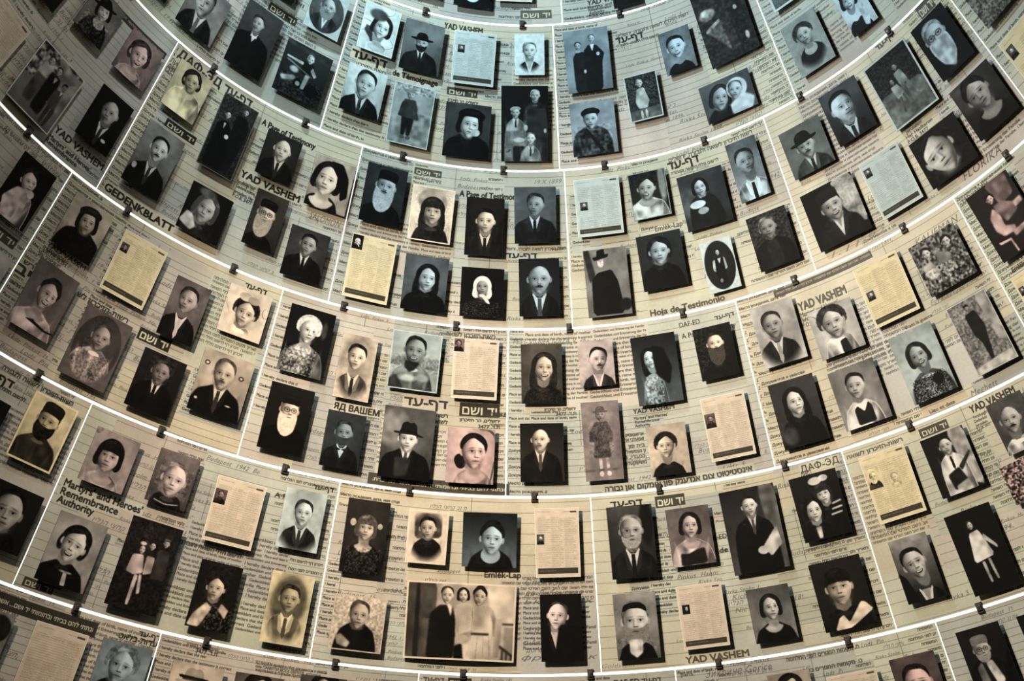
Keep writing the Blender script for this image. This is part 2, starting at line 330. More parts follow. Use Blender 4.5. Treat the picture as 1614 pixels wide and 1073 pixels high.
# lettering: glyph outlines of the built-in typeface, filled into a mask
_cache = {}
def glyphs(s, style):
    k = (s, style)
    if k in _cache: return _cache[k]
    cu = bpy.data.curves.new('t', 'FONT'); cu.body = s; cu.resolution_u = 2
    if style == 'h': cu.shear = .35; cu.space_character = 1.1
    o = bpy.data.objects.new('t', cu); SC.collection.objects.link(o)
    dg = bpy.context.evaluated_depsgraph_get(); ev = o.evaluated_get(dg); cv = ev.to_curve(dg)
    A, B = [], []                                             # outline edges, wound by contour
    for sp in cv.splines:
        pt = []
        n = len(sp.bezier_points)
        for i in range(n):
            p, q = sp.bezier_points[i], sp.bezier_points[(i + 1) % n]
            a, b, c, d = [np.array(x[:2]) for x in (p.co, p.handle_right, q.handle_left, q.co)]
            straight = abs(np.cross(b - a, d - a)) < 1e-4 and abs(np.cross(c - a, d - a)) < 1e-4
            for t in ((0,) if straight else (0, .25, .5, .75)): pt.append((1 - t) ** 3 * a + 3 * (1 - t) ** 2 * t * b + 3 * (1 - t) * t * t * c + t ** 3 * d)
        if len(pt) > 2: A += pt; B += pt[1:] + pt[:1]
    ev.to_curve_clear(); bpy.data.objects.remove(o); bpy.data.curves.remove(cu)
    r = (np.array(A, np.float32).reshape(-1, 2), np.array(B, np.float32).reshape(-1, 2))
    _cache[k] = r; return r
def text_mask(s, style, cap, width=None):
    A, B = glyphs(s, style)
    if len(A) == 0: return np.zeros((4, 4), np.float32), 0
    ss = 3; k = cap / .70 * ss; x0_ = A[:, 0].min(); w0 = (A[:, 0].max() - x0_) * k
    kx = k * (width * ss / w0 if width else 1)
    top = math.ceil(max(A[:, 1].max() * k, cap * ss) / ss) * ss
    ax, ay = (A[:, 0] - x0_) * kx, top - A[:, 1] * k; bx, by = (B[:, 0] - x0_) * kx, top - B[:, 1] * k
    Wd = (int(ax.max()) // ss + 2) * ss; Hh = (int(ay.max()) // ss + 2) * ss
    acc = np.zeros((Hh, Wd + 1), np.int16)
    for x1, y1, x2, y2 in zip(ax, ay, bx, by):
        sg = 1
        if y1 > y2: x1, y1, x2, y2, sg = x2, y2, x1, y1, -1
        r0_, r1_ = max(0, math.ceil(y1 - .5)), min(Hh, math.ceil(y2 - .5))
        if r1_ <= r0_: continue
        rr = np.arange(r0_, r1_); xc = x1 + (rr + .5 - y1) * (x2 - x1) / (y2 - y1)
        acc[rr, np.clip(np.ceil(xc - .5), 0, Wd).astype(int)] += sg
    M = np.cumsum(acc[:, :Wd], 1) != 0
    grow = {'b': .115, 'r': .05}.get(style, 0) * cap * ss          # heavier strokes for headings
    for _ in range(int(round(grow / 2))):
        D = M.copy(); D[1:] |= M[:-1]; D[:-1] |= M[1:]; D[:, 1:] |= M[:, :-1]; D[:, :-1] |= M[:, 1:]; M = D
    M = M.reshape(Hh // ss, ss, Wd // ss, ss).mean((1, 3)).astype(np.float32)
    return M, top // ss                                       # mask, baseline row
FILL = {}
def filler(kind, cap, rnd):
    key = (kind, cap)
    if key not in FILL:
        src = {'h': ['האושה יללח םושרל ףד ןורכיז', 'החפשמה םש יטרפה םשה באה םש', 'המחלמה ינפל םירוגמה םוקמ ךיראתו'],
               'l': ['Place and date of birth, name of mother', 'I hereby declare that the testimony is correct', 'Gedenkblatt und Erinnerung der Familie'],
               'c': ['Документов и увековечения памяти', 'Место рождения, дата, имя отца'],
               's': ['Rivka Szolm 1899', 'Lodz  Pinkus  Hanna', 'Budapest  1942  Bela', 'וילנה יצחק בן משה']}[kind]
        FILL[key] = [text_mask(s, 'h' if kind == 's' else 'r', cap)[0] for s in src]
    return rnd.choice(FILL[key])
def stamp(img, M, x, y, col, al=1.0):
    x, y = int(round(x)), int(round(y)); h, wd = img.shape[:2]; mh, mw = M.shape
    x0, y0, x1, y1 = max(0, x), max(0, y), min(wd, x + mw), min(h, y + mh)
    if x1 <= x0 or y1 <= y0: return
    m_ = M[y0 - y:y1 - y, x0 - x:x1 - x, None] * al; s_ = img[y0:y1, x0:x1]; img[y0:y1, x0:x1] = s_ * (1 - m_) + np.array(col, np.float32) * m_
def rect(img, x0, y0, x1, y1, col, al=1.0):
    h, wd = img.shape[:2]; x0, x1 = sorted((int(x0), int(x1))); y0, y1 = sorted((int(y0), int(y1)))
    x0, y0, x1, y1 = max(0, x0), max(0, y0), min(wd, x1), min(h, y1)
    if x1 > x0 and y1 > y0: img[y0:y1, x0:x1] = img[y0:y1, x0:x1] * (1 - al) + np.array(col, np.float32) * al
def document(spec, wd, h, tint):
    v = spec.split(); k = int(v[1]); px, py = float(v[2]), float(v[3]); rnd = random.Random(k * 7 + wd)
    base = np.array(TINT['y' if tint == 'y' else ('c' if tint == 'c' else 's')], np.float32) * .78
    img = np.ones((h, wd, 3), np.float32) * base; img *= (.95 + .08 * smooth_noise(h, wd, 20))[..., None]
    ink = (.28, .27, .23)
    y = int(h * .05)
    stamp(img, filler('h', 4, rnd)[:, :int(wd * .3)], wd * .62, y, ink, .9); stamp(img, filler('l', 4, rnd)[:, :int(wd * .28)], wd * .08, y, ink, .7)
    rect(img, wd * .8, y, wd * .95, y + 7, (.2, .2, .18), .8)
    y = int(h * .13)
    while y < h * .84:
        for q in range(3):
            M = filler(rnd.choice('hls'), 4, rnd)[:, :int(wd * rnd.uniform(.18, .3))]; xx = wd * (.07 + .3 * q)
            if not (py * h - 5 < y < (py + .24) * h and xx < (px + .2) * wd): stamp(img, M, xx, y, ink, .55)
        rect(img, wd * .06, y + 7, wd * .94, y + 8, ink, .35)
        y += 8
    if k in (1, 2, 3, 4, 5, 7):
        pw, ph = int(wd * (.24 if k in (4, 5, 2) else .17)), int(h * (.23 if k in (4, 5, 2) else .15))
        sp = {1: 'bg .35 .3 | F f=.5,.4,.22 hair=bald,.3 be=short,.3 cl=.1 co=n', 2: 'bg .1 .05 | F f=.5,.45,.2 sk=.9 hair=bob,.1 hat=scarf,.9 co=n', 3: 'bg .35 .3 | F f=.5,.45,.25 sk=.5 hair=short,.1 co=n',
              4: 'bg .5 .45 | F f=.45,.4,.22 u=.4 sk=.5 hair=wavy,.15 co=n', 5: 'bg .4 .3 | F f=.5,.4,.24 sk=.45 hair=short,.15 be=short,.2 co=n', 7: 'bg .15 .1 | F f=.55,.4,.2 sk=.7 hair=bob,.1 co=n'}[k]
        tn = {4: 'r', 5: 'r', 3: 'p'}.get(k, 'n'); im = draw(sp, pw, ph, tn)
        x0, y0 = int(px * wd), int(py * h); hh, w2 = img[y0:y0 + ph, x0:x0 + pw].shape[:2]; img[y0:y0 + hh, x0:x0 + w2] = im[:hh, :w2]
    if k == 6:
        for (sp, x0, y0, f) in (('bg .8 .7 | F f=.5,.4,.26 hair=short,.6 be=full,.75 cl=.2 co=n', .03, .2, .3), ('bg .75 .7 | F f=.5,.4,.24 u=-.3 hair=short,.3 sk=.75 cl=.6 co=n | vg .78 .5', .45, .3, .3)):
            pw, ph = int(wd * f), int(h * f); im = draw(sp, pw, ph, 'y'); xx, yy = int(x0 * wd), int(y0 * h)
            img[yy:yy + ph, xx:xx + pw] = im * (.5 if x0 > .3 else 1) + img[yy:yy + ph, xx:xx + pw] * (.5 if x0 > .3 else 0)
    if k:
        rect(img, wd * .05, h * .87, wd * .95, h * .95, (.24, .23, .2)); stamp(img, filler('h', 4, rnd)[:, :int(wd * .8)], wd * .1, h * .895, (.75, .73, .66), .8)
    rect(img, 0, 0, 2, h, (.9, .9, .84)); rect(img, wd - 2, 0, wd, h, (.9, .9, .84)); rect(img, 0, 0, wd, 2, (.9, .9, .84)); rect(img, 0, h - 2, wd, h, (.9, .9, .84))
    return img

# ------------------------------------------------------------------ data measured on the cone
# photographs: angle, height, width, height (m), tint, what it shows, drawing
PHOTOS = [
(-19.74, 1.3488, 0.202, 0.240, 'b', 'small white card with a blue edge',
 'bg .85 .8 | fr .06 .35'),
(-2.77, 1.3635, 0.268, 0.308, 'b', 'small white form at the top edge',
 'doc 0 .2 .2'),
(-10.87, 1.3583, 0.272, 0.393, 'b', 'person with round white collar at the top edge',
 'bg .3 .25 | e .5 .95 .3 .1 .85 | p .08 .02 0,1 0,.6 .35,.5 .65,.5 1,.6 1,1 | e .5 .78 .2 .12 .85'),
(18.61, 1.3533, 0.200, 0.455, 'b', 'dark cropped portrait above the first glowing seam',
 'bg .2 .15 | F f=.5,.4,.2 sk=.6 hair=short,.05 cl=.05 co=tie'),
(-54.23, 1.1814, 0.300, 0.361, 'n', 'plump man in dark suit and patterned tie',
 'bg .55 .5 | F f=.42,.34,.24 t=-8 u=-.4 sk=.68 hair=short,.12 cl=.08 co=tie L=-1 tie=.4'),
(-45.58, 1.1920, 0.285, 0.495, 'n', 'young man in dark coat with pale bow tie',
 'bg .3 .16 | F f=.42,.26,.15 t=-8 u=-.5 sk=.62 hair=short,.13 cl=.05 co=bow sw=.5 sy=.45'),
(-64.27, 1.1812, 0.439, 0.309, 'n', 'dark portrait cut by the top edge at left',
 'bg .2 .12 | p .05 .02 0,1 0,.7 .5,.5 1,.7 1,1'),
(-45.02, 1.2698, 0.240, 0.262, 'c', 'grey portrait cut by the top edge, left of the oval one',
 'bg .3 .2 | p .06 .02 0,1 0,.6 .5,.45 1,.6 1,1'),
(-36.76, 1.1880, 0.352, 0.401, 'c', 'child sitting astride a motorcycle',
 'bg .2 .12 | n .12 0 .6 1 1 5 | p .25 .02 0,0 1,.1 1,.18 0,.07 | p .1 .01 .42,.26 .68,.28 .74,.5 .45,.52 | F f=.56,.2,.07 sk=.72 hair=short,.55 body=0 | p .7 .01 .45,.3 .08,.3 .08,.33 .45,.36 | p .65 .01 .66,.32 .78,.45 .74,.5 .62,.4 | e .3 .5 .1 .065 .5 | e .3 .5 .07 .045 .85 | p .5 .01 .1,.35 .7,.5 .7,.52 .1,.38 | p .6 .02 .05,.7 .35,.6 .4,.68 .12,.78 | e .45 .72 .1 .09 .05 | e .45 .72 .05 .045 .5 | e .75 .75 .15 .12 .04 | p .6 .01 .55,.5 .65,.5 .6,.78 .52,.78'),
(-36.32, 1.2647, 0.276, 0.332, 'c', 'old bearded man in an oval mount',
 'bg .35 .25 | F f=.5,.36,.19 sk=.6 hair=bald,.3 be=full,.5 cl=.2 co=v sw=.42 sy=.6 | ov .75 .75'),
(-26.80, 1.2729, 0.271, 0.368, 'c', 'dark-haired woman in a white dress looking over her shoulder',
 'bg .92 .9 | p .25 .03 .1,.6 .14,.48 .3,.5 .45,.85 .5,1 .42,1 .3,.75 | F f=.56,.44,.23 t=10 u=.2 sk=.82 hair=bob,.12 cl=.9 co=o sw=.3 sy=.85 | e .42 .2 .25 .12 .3 .06 | fr .03 .9'),
(-18.83, 1.2687, 0.295, 0.396, 'c', 'bearded man in a wide black hat and long coat',
 'bg .5 .35 | F f=.47,.42,.15 u=-.1 sk=.6 hair=short,.12 hat=wide,.05 be=short,.1 cl=.09 co=tie sw=.45 sy=.62'),
(-9.66, 1.2673, 0.311, 0.417, 'c', 'typed form sheet with a tiny photo below YAD VASHEM lettering',
 'doc 1 .1 .27'),
(-26.91, 1.1978, 0.293, 0.359, 'c', 'young man with parted dark hair on a pale ground',
 'bg .85 .75 | F f=.5,.34,.24 t=8 u=.1 sk=.72 hair=part,.07 cl=.06 co=tie sw=.5 sy=.68 tie=.2'),
(-18.86, 1.1873, 0.303, 0.467, 'c', 'small boy in a brimmed hat standing with a stick',
 'bg .65 .6 | n .2 0 0 1 .15 6 | p .55 .02 0,.5 1,.45 1,1 0,1 | p .22 .02 .3,.25 .56,.25 .64,.4 .6,.58 .28,.58 .22,.4 | p .1 .02 .28,.56 .58,.56 .56,.72 .52,.85 .44,.85 .43,.7 .4,.85 .32,.85 .3,.7 | e .36 .88 .06 .03 .3 | e .5 .88 .06 .03 .3 | F f=.43,.17,.095 sk=.6 hair=short,.3 hat=bowler,.5 body=0 | p .2 .01 .25,.3 .18,.55 .3,.55 .4,.3 | p .25 .01 .55,.3 .7,.55 .62,.58 .5,.4 | fr .02 .85'),
(-9.84, 1.1812, 0.333, 0.417, 'c', 'woman in a dark beret resting her cheek on her hand',
 'bg .28 .22 | F f=.55,.38,.22 t=6 u=.3 sk=.8 hair=bob,.05 hat=beret,.03 cl=.04 co=n sw=.5 sy=.62 L=1 | e .68 .52 .1 .07 .75 | p .04 .02 .5,1 .62,.6 .8,.6 .95,1'),
(0.07, 1.2759, 0.220, 0.327, 'c', 'fair-haired boy with open white collar, faded edges',
 'bg .88 .9 | F f=.5,.4,.22 sk=.8 hair=buzz,.4 cl=.12 co=v sw=.42 sy=.72 | vg .9 .47 | fr .03 .92'),
(-0.77, 1.1942, 0.343, 0.587, 'c', 'four men and a boy in suits grouped together',
 'bg .07 .05 | F f=.72,.13,.095 sk=.7 hair=short,.6 cl=.2 co=n sw=.24 sy=.24 | p .18 .02 .55,.3 .95,.3 1,.7 .55,.7 | F f=.3,.36,.085 t=-3 sk=.68 hair=short,.4 hat=beret,.6 cl=.5 co=tie sw=.22 sy=.46 | p .48 .02 .08,.6 .5,.6 .52,.95 .1,.95 | p .1 .02 .25,.8 .5,.8 .5,1 .25,1 | e .38 .72 .12 .03 .7 | F f=.62,.7,.095 sk=.75 hair=short,.3 cl=.48 co=tie sw=.22 sy=.82 tie=.2 | e .52 .56 .04 .04 .7 | e .93 .6 .03 .03 .7'),
(10.21, 1.2642, 0.329, 0.492, 'b', 'couple standing in long dark clothes on a pale ground',
 'bg .62 .6 | p .12 .01 .18,1 .17,.45 .25,.36 .42,.36 .5,.5 .5,1 | F f=.3,.26,.07 sk=.62 hair=short,.15 body=0 | e .3 .35 .06 .02 .8 | p .1 .01 .42,1 .42,.35 .55,.26 .72,.28 .88,.42 .82,.55 .78,1 | F f=.62,.165,.068 sk=.72 hair=short,.25 body=0 | p .9 .01 .57,.26 .67,.26 .62,.38 | e .42 .68 .03 .03 .75 | e .74 .42 .04 .03 .75'),
(10.03, 1.1836, 0.325, 0.409, 'b', 'man in beret and belted uniform jacket',
 'bg .62 .6 | F f=.45,.33,.16 u=-.1 sk=.7 hair=short,.2 hat=beret,.08 cl=.25 co=n sw=.42 sy=.5 | n .14 .05 .45 .9 1 8 | p .08 .01 .3,.5 .36,.5 .72,.95 .62,.95'),
(18.51, 1.2086, 0.242, 0.358, 'c', 'toddler standing in a pale smock against foliage',
 'bg .22 .2 | n .15 0 0 1 .7 6 | p .4 .02 0,.78 1,.74 1,1 0,1 | F f=.44,.2,.095 sk=.75 hair=short,.4 body=0 | p .72 .01 .33,.32 .55,.3 .66,.6 .58,.75 .32,.75 .24,.6 | e .38 .88 .04 .09 .75 | e .52 .87 .04 .09 .75 | fr .035 .85'),
(25.54, 1.2490, 0.230, 0.333, 'b', 'broadly smiling young man, cropped close, dark jacket',
 'bg .5 .55 | F f=.48,.42,.27 t=-4 u=-.1 sk=.92 hair=part,.05 cl=.04 co=n sw=.45 sy=.85 smile=1'),
(34.37, 1.2603, 0.369, 0.627, 'n', 'tall dark studio picture of a couple beside a draped table',
 'bg .15 .18 | p .2 .02 .3,-.1 .6,-.1 .72,.4 .66,.9 .4,.9 | p .13 .02 .6,0 .85,.1 .9,.8 .66,.9 | e .22 .36 .17 .07 .55 .04 | e .2 .33 .1 .04 .8 .04 | e .55 .08 .04 .05 .8 | p .4 .02 .1,.54 .42,.46 .5,.9 .3,.72 | p .6 .01 .1,.54 .42,.46 .43,.5 .1,.58 | e .78 .42 .04 .03 .8 | e .85 .8 .04 .05 .75 | n .1 0 0 1 1 7'),
(31.31, 1.1764, 0.375, 0.287, 'b', 'woman cheek to cheek with a baby in a white bonnet',
 'bg .4 .35 | F f=.35,.45,.17 t=12 u=.3 sk=.68 hair=bob,.12 cl=.06 co=n sw=.32 sy=.78 | e .7 .38 .2 .27 .9 | F f=.66,.4,.13 t=12 sk=.75 hair=buzz,.3 body=0 | p .88 .03 .5,.75 .6,.66 .8,.55 .98,.75 .9,1 .5,1'),
(44.87, 1.2660, 0.200, 0.397, 'c', 'pale print cut by the top edge beside a seam',
 'bg .5 .4 | n .1 0 0 1 1 5 | fr .08 .9'),
(45.34, 1.1856, 0.273, 0.404, 'c', 'woman with curly hair and a lace collar',
 'bg .62 .6 | F f=.5,.33,.2 t=-6 u=-.1 sk=.68 hair=curly,.15 cl=.07 co=lace sw=.38 sy=.6 | vg .62 .5'),
(53.89, 1.1881, 0.204, 0.398, 'b', 'smiling woman in a dark beret, head resting on her hand',
 'bg .92 .88 | F f=.42,.38,.24 t=8 u=.1 sk=.85 hair=bob,.06 hat=beret,.05 cl=.05 co=n sw=.4 sy=.8 smile=1 | p .85 .02 .6,.6 .75,.5 .85,.8 .7,1 .55,.95'),
(-74.46, 1.0018, 0.323, 0.346, 'n', 'large faded form sheet at the upper left corner',
 'doc 0 .2 .2'),
(-72.81, 1.0793, 0.200, 0.289, 'n', 'dark print cut by the top edge near the left corner',
 'bg .1 .06 | e .5 .5 .2 .2 .3 .1'),
(-65.96, 1.0934, 0.250, 0.309, 'n', 'woman in a dark brimmed hat and ruffled blouse',
 'bg .45 .5 | F f=.5,.34,.19 t=-15 u=.2 sk=.8 hair=bob,.06 hat=wide,.05 cl=.15 co=lace sw=.4 sy=.6 | n .2 .1 .55 .9 1 6'),
(-58.80, 1.0916, 0.265, 0.300, 'r', 'smiling wavy-haired woman in a rose-brown print',
 'bg .5 .42 | F f=.46,.42,.24 t=-4 u=.35 sk=.72 hair=wavy,.16 cl=.7 co=o sw=.42 sy=.82 smile=1'),
(-66.26, 1.0038, 0.361, 0.437, 'n', 'group of three men standing before a leafy wall',
 'bg .5 .42 | n .35 0 0 1 .55 7 | p .55 .02 .4,0 1,.1 1,.5 .7,.45 | p .7 .02 .22,.22 .42,.2 .5,.45 .2,.5 | p .3 .02 .2,.42 .46,.42 .4,.85 .22,.85 | F f=.32,.17,.06 sk=.6 hair=short,.1 body=0 | p .07 .02 .42,.26 .66,.28 .66,.9 .44,.88 | F f=.53,.2,.055 sk=.62 hair=short,.1 body=0 | p .7 .01 .52,.3 .6,.3 .56,.4 | g .78 .26 .7 .3 .45 m | p .55 .02 .8,.25 1,.1 1,.6 .85,.7 | fr .02 .85'),
(-58.41, 1.0206, 0.257, 0.374, 'n', 'bald man in a black suit with a pocket square',
 'bg .07 .05 | F f=.5,.34,.23 t=-6 u=-.4 sk=.6 hair=bald,.25 cl=.03 co=tie sw=.5 sy=.64 tie=.2 | e .72 .82 .07 .03 .75'),
(-51.14, 1.0995, 0.267, 0.344, 'y', 'woman in a yellowed print wearing a pale ruffled blouse',
 'bg .7 .65 | F f=.5,.28,.2 t=-8 u=-.1 sk=.55 hair=wavy,.08 cl=.82 co=lace sw=.46 sy=.5'),
(-43.60, 1.0840, 0.268, 0.540, 'n', 'two men in dark coats, one seated, one standing',
 'bg .22 .14 | n .08 0 0 1 1 6 | p .08 .02 .5,.2 .62,.17 .8,.18 .92,.3 .9,.6 .8,.95 .55,.95 | F f=.7,.1,.062 sk=.6 hair=short,.2 body=0 | p .045 .02 .1,.42 .2,.34 .38,.33 .5,.42 .56,.6 .66,.75 .6,.97 .1,.97 | F f=.29,.25,.07 sk=.66 hair=short,.08 body=0 | e .45 .52 .06 .03 .8 | p .8 .01 .26,.36 .33,.36 .3,.45 | fr .015 .45'),
(-50.96, 1.0190, 0.281, 0.445, 'n', 'man with small moustache in dark suit near GEDENKBLATT',
 'bg .55 .35 | F f=.5,.32,.21 u=.1 sk=.76 hair=short,.05 mu=.08 cl=.04 co=tie sw=.48 sy=.62 tie=.2 | e .13 .72 .06 .05 .7'),
(-42.59, 0.9999, 0.306, 0.333, 'n', 'curly little girl resting her chin on her hand',
 'bg .09 .06 | F f=.48,.42,.23 t=10 u=-.1 sk=.62 hair=bob,.28 cl=.12 co=n sw=.4 sy=.78 | e .4 .1 .2 .09 .35 .05 | p .75 .02 0,.85 .1,.6 .25,.62 .4,.85 .3,.95'),
(-36.16, 1.0903, 0.260, 0.329, 's', 'balding man in dark jacket on brown ground',
 'bg .2 .1 | F f=.52,.32,.22 u=-.1 sk=.78 hair=bald,.35 cl=.05 co=tie sw=.48 sy=.6 tie=.15'),
(-28.36, 1.0841, 0.299, 0.378, 's', 'young woman with dark waved bob and bead necklace',
 'bg .72 .6 | F f=.4,.42,.28 t=6 u=-.2 sk=.88 hair=bob,.05 cl=.05 co=o sw=.45 sy=.82 | p .05 .01 .4,.05 .7,.05 .9,.3 .95,.65 .8,.75 .7,.4 .5,.2'),
(-35.21, 1.0208, 0.232, 0.400, 's', 'old man with long grey beard, dark cap and glasses',
 'bg .25 .15 | F f=.45,.38,.25 t=4 u=.1 sk=.66 hair=short,.4 hat=cap,.05 be=long,.62 gl=1 cl=.04 co=n sw=.48 sy=.8'),
(-29.20, 1.0026, 0.282, 0.359, 'n', 'man in black suit and black tie, serious face',
 'bg .25 .22 | F f=.5,.3,.19 t=6 u=-.1 sk=.52 hair=short,.05 cl=.04 co=tie sw=.5 sy=.56 tie=.04'),
(-20.83, 1.0905, 0.292, 0.431, 'b', 'man with long grey beard and tall black hat',
 'bg .22 .15 | F f=.52,.34,.23 t=6 u=-.1 sk=.62 hair=short,.1 hat=cap,.04 be=long,.7 mu=.15 cl=.04 co=n sw=.5 sy=.68'),
(-13.85, 1.0802, 0.306, 0.407, 's', 'girl with dark fringe and long hair, pale streaked print',
 'bg .85 .88 | n .12 .1 .1 .95 .8 4 | e .5 .25 .35 .22 .6 .05 | F f=.52,.44,.22 sk=.68 hair=long,.12 cl=.12 co=n sw=.42 sy=.74 fringe=1 | fr .03 .93'),
(-6.37, 1.0733, 0.272, 0.431, 's', 'young man in brown suit, white shirt and tie',
 'bg .12 .08 | F f=.52,.4,.23 u=-.1 sk=.75 hair=part,.05 cl=.09 co=tie sw=.52 sy=.68 tie=.1'),
(-20.89, 1.0075, 0.319, 0.460, 'y', 'yellowed document sheet with a small dark portrait on top',
 'doc 2 .02 .02'),
(-13.65, 1.0033, 0.308, 0.400, 'b', 'woman with dark shoulder-length hair in black dress',
 'bg .4 .35 | F f=.54,.4,.21 t=5 u=.2 sk=.72 hair=long,.05 cl=.03 co=n sw=.5 sy=.68'),
(-6.29, 1.0002, 0.302, 0.357, 'n', 'old woman in a white headscarf and spotted dark dress',
 'bg .05 .04 | F f=.5,.38,.16 sk=.55 hair=none,.2 hat=scarf,.92 cl=.09 co=n sw=.48 sy=.66 | n .2 .05 .7 .95 1 3'),
(0.67, 1.0883, 0.299, 0.421, 'b', 'man in dark jacket turned to the left',
 'bg .4 .35 | F f=.5,.32,.2 t=4 u=-.4 sk=.52 hair=part,.12 cl=.1 co=tie sw=.5 sy=.58 tie=.07'),
(1.04, 1.0075, 0.286, 0.421, 'b', 'bald man with dark moustache, suit and tie',
 'bg .12 .14 | F f=.5,.36,.27 sk=.62 hair=bald,.35 mu=.12 cl=.07 co=tie sw=.48 sy=.68 tie=.3'),
(9.59, 1.0932, 0.325, 0.431, 'c', 'form sheet with small portrait at its left edge',
 'doc 1 .1 .4'),
(16.89, 1.0970, 0.269, 0.348, 'c', 'laughing woman in a white blouse',
 'bg .1 .15 | e .88 .3 .1 .4 .55 .05 | F f=.45,.36,.22 t=4 u=-.2 sk=.66 hair=curly,.07 cl=.8 co=o sw=.5 sy=.62 smile=1 | fr .02 .6'),
(24.28, 1.0767, 0.327, 0.411, 'b', 'girl in dark dress holding a white bouquet',
 'bg .25 .2 | e .15 .5 .25 .25 .35 .1 | F f=.45,.28,.14 t=-5 u=.1 sk=.75 hair=bob,.05 cl=.12 co=v sw=.33 sy=.44 | p .1 .02 .2,.95 .22,.5 .6,.45 .8,.6 .9,.98 | e .33 .57 .17 .07 .92 | e .42 .7 .12 .06 .7'),
(30.98, 1.0917, 0.215, 0.443, 'b', 'close-cropped man in dark tie and pale shirt',
 'bg .4 .6 | F f=.5,.36,.3 t=-6 u=.3 sk=.55 hair=part,.1 cl=.72 co=tie sw=.55 sy=.72 tie=.06 L=-1'),
(9.80, 1.0081, 0.306, 0.492, 'n', 'tall old man in a black coat and brimmed hat',
 'bg .5 .48 | p .2 .02 0,0 .13,0 .25,.4 .1,.5 | p .06 .01 .12,.98 .15,.45 .3,.35 .62,.32 .75,.5 .85,.98 | F f=.38,.16,.065 u=.3 sk=.62 hair=short,.3 be=long,.8 body=0 | p .05 .01 .2,.12 .58,.08 .56,.13 .24,.17 | p .06 .01 .3,.12 .32,.02 .48,.0 .5,.1 | e .88 .85 .14 .09 .12 .05'),
(17.12, 1.0221, 0.315, 0.404, 'b', 'young woman with wavy hair in a black blouse',
 'bg .2 .15 | F f=.47,.33,.21 t=2 u=.1 sk=.7 hair=wavy,.07 cl=.04 co=n sw=.46 sy=.6'),
(24.24, 1.0019, 0.223, 0.371, 'c', 'little child in an oval mount wearing dark dungarees',
 'bg .15 .12 | F f=.5,.25,.07 sk=.7 hair=bob,.08 body=0 | p .72 .01 .3,.38 .68,.36 .72,.58 .62,.62 .36,.62 .26,.58 | p .06 .01 .38,.36 .45,.36 .5,.48 .57,.36 .64,.36 .64,.62 .62,.86 .36,.86 .34,.62 | e .45 .8 .05 .04 .5 | ov .85 .82'),
(31.43, 1.0107, 0.283, 0.393, 'n', 'grey-haired man in dark waistcoat before rough stones',
 'bg .2 .15 | n .12 0 0 1 .6 6 | F f=.46,.28,.2 t=-3 u=-.1 sk=.5 hair=buzz,.35 cl=.08 co=n sw=.48 sy=.52 | p .16 .02 .3,.55 .6,.52 .65,.95 .35,.98'),
(39.40, 1.0857, 0.304, 0.352, 'c', 'moustached man in a black bowler hat and wing collar',
 'bg .45 .42 | F f=.5,.46,.2 t=-6 u=-.1 sk=.62 hair=short,.1 hat=bowler,.04 mu=.12 cl=.22 co=tie sw=.44 sy=.74'),
(46.27, 1.0971, 0.287, 0.388, 'b', 'young man in profile to the right with striped tie',
 'bg .35 .12 | F f=.45,.38,.27 t=-4 u=.6 sk=.78 hair=part,.06 cl=.06 co=tie sw=.45 sy=.76 tie=.15 L=-1'),
(54.00, 1.0861, 0.343, 0.495, 'c', 'two children with bare legs walking on a beach',
 'bg .12 .2 | n .1 0 0 1 .55 5 | p .42 .02 0,.5 1,.55 1,1 0,1 | n .06 0 .55 1 1 8 | F f=.56,.25,.05 sk=.45 hair=short,.1 body=0 | p .6 .01 .48,.32 .64,.3 .7,.5 .5,.52 | p .4 .01 .5,.5 .6,.5 .6,.8 .54,.8 | p .4 .01 .62,.5 .7,.5 .72,.78 .66,.78 | F f=.38,.4,.05 sk=.45 hair=bob,.1 body=0 | p .6 .01 .3,.46 .46,.46 .5,.62 .34,.66 | p .35 .01 .36,.64 .42,.64 .38,.86 .33,.86 | p .35 .01 .45,.62 .5,.62 .52,.82 .47,.84 | fr .035 .8'),
(61.38, 1.0900, 0.271, 0.416, 'b', 'aged man with a broad white beard and glasses',
 'bg .06 .04 | F f=.45,.34,.27 t=-2 sk=.66 hair=short,.5 be=long,.82 gl=1 cl=.05 co=n sw=.3 sy=.9 | p .75 .06 .2,.4 .7,.42 .72,.75 .5,.95 .25,.8'),
(61.55, 1.0167, 0.316, 0.384, 'n', 'woman with pinned hair and necklace in a dark print',
 'bg .25 .08 | e .2 .2 .3 .3 .3 .15 | F f=.48,.35,.25 t=-12 u=-.1 sk=.55 hair=updo,.08 cl=.05 co=o sw=.45 sy=.68'),
(54.48, 1.0039, 0.354, 0.343, 'n', 'pale face emerging from a black ground',
 'bg .08 .05 | F f=.42,.48,.3 t=-18 u=-.2 sk=.72 hair=wavy,.05 cl=.04 co=n sw=.35 sy=.9 L=-1'),
(39.80, 1.0094, 0.376, 0.418, 'n', 'laughing child in a knitted cap and dark coat',
 'bg .06 .05 | p .65 .01 .6,0 1,0 1,.85 .8,.8 .62,.35 | n .08 .6 0 1 .8 5 | F f=.48,.38,.19 t=-8 u=.1 sk=.62 hair=short,.1 hat=cap,.1 cl=.09 co=v sw=.42 sy=.6 smile=1'),
(47.35, 1.0094, 0.296, 0.417, 'c', 'form sheet with small portrait above the FLORIKA panel corner',
 'doc 1 .05 .12'),
(69.40, 1.0900, 0.260, 0.341, 'n', 'patterned print cut by the top edge at right',
 'bg .45 .4 | n .2 0 0 1 1 7'),
(69.84, 1.0007, 0.346, 0.592, 'y', 'yellowish sheet with a faded photo at the right edge',
 'doc 1 .05 .1'),
(-61.85, 0.9152, 0.256, 0.401, 'p', 'woman in profile resting her face on clasped hands',
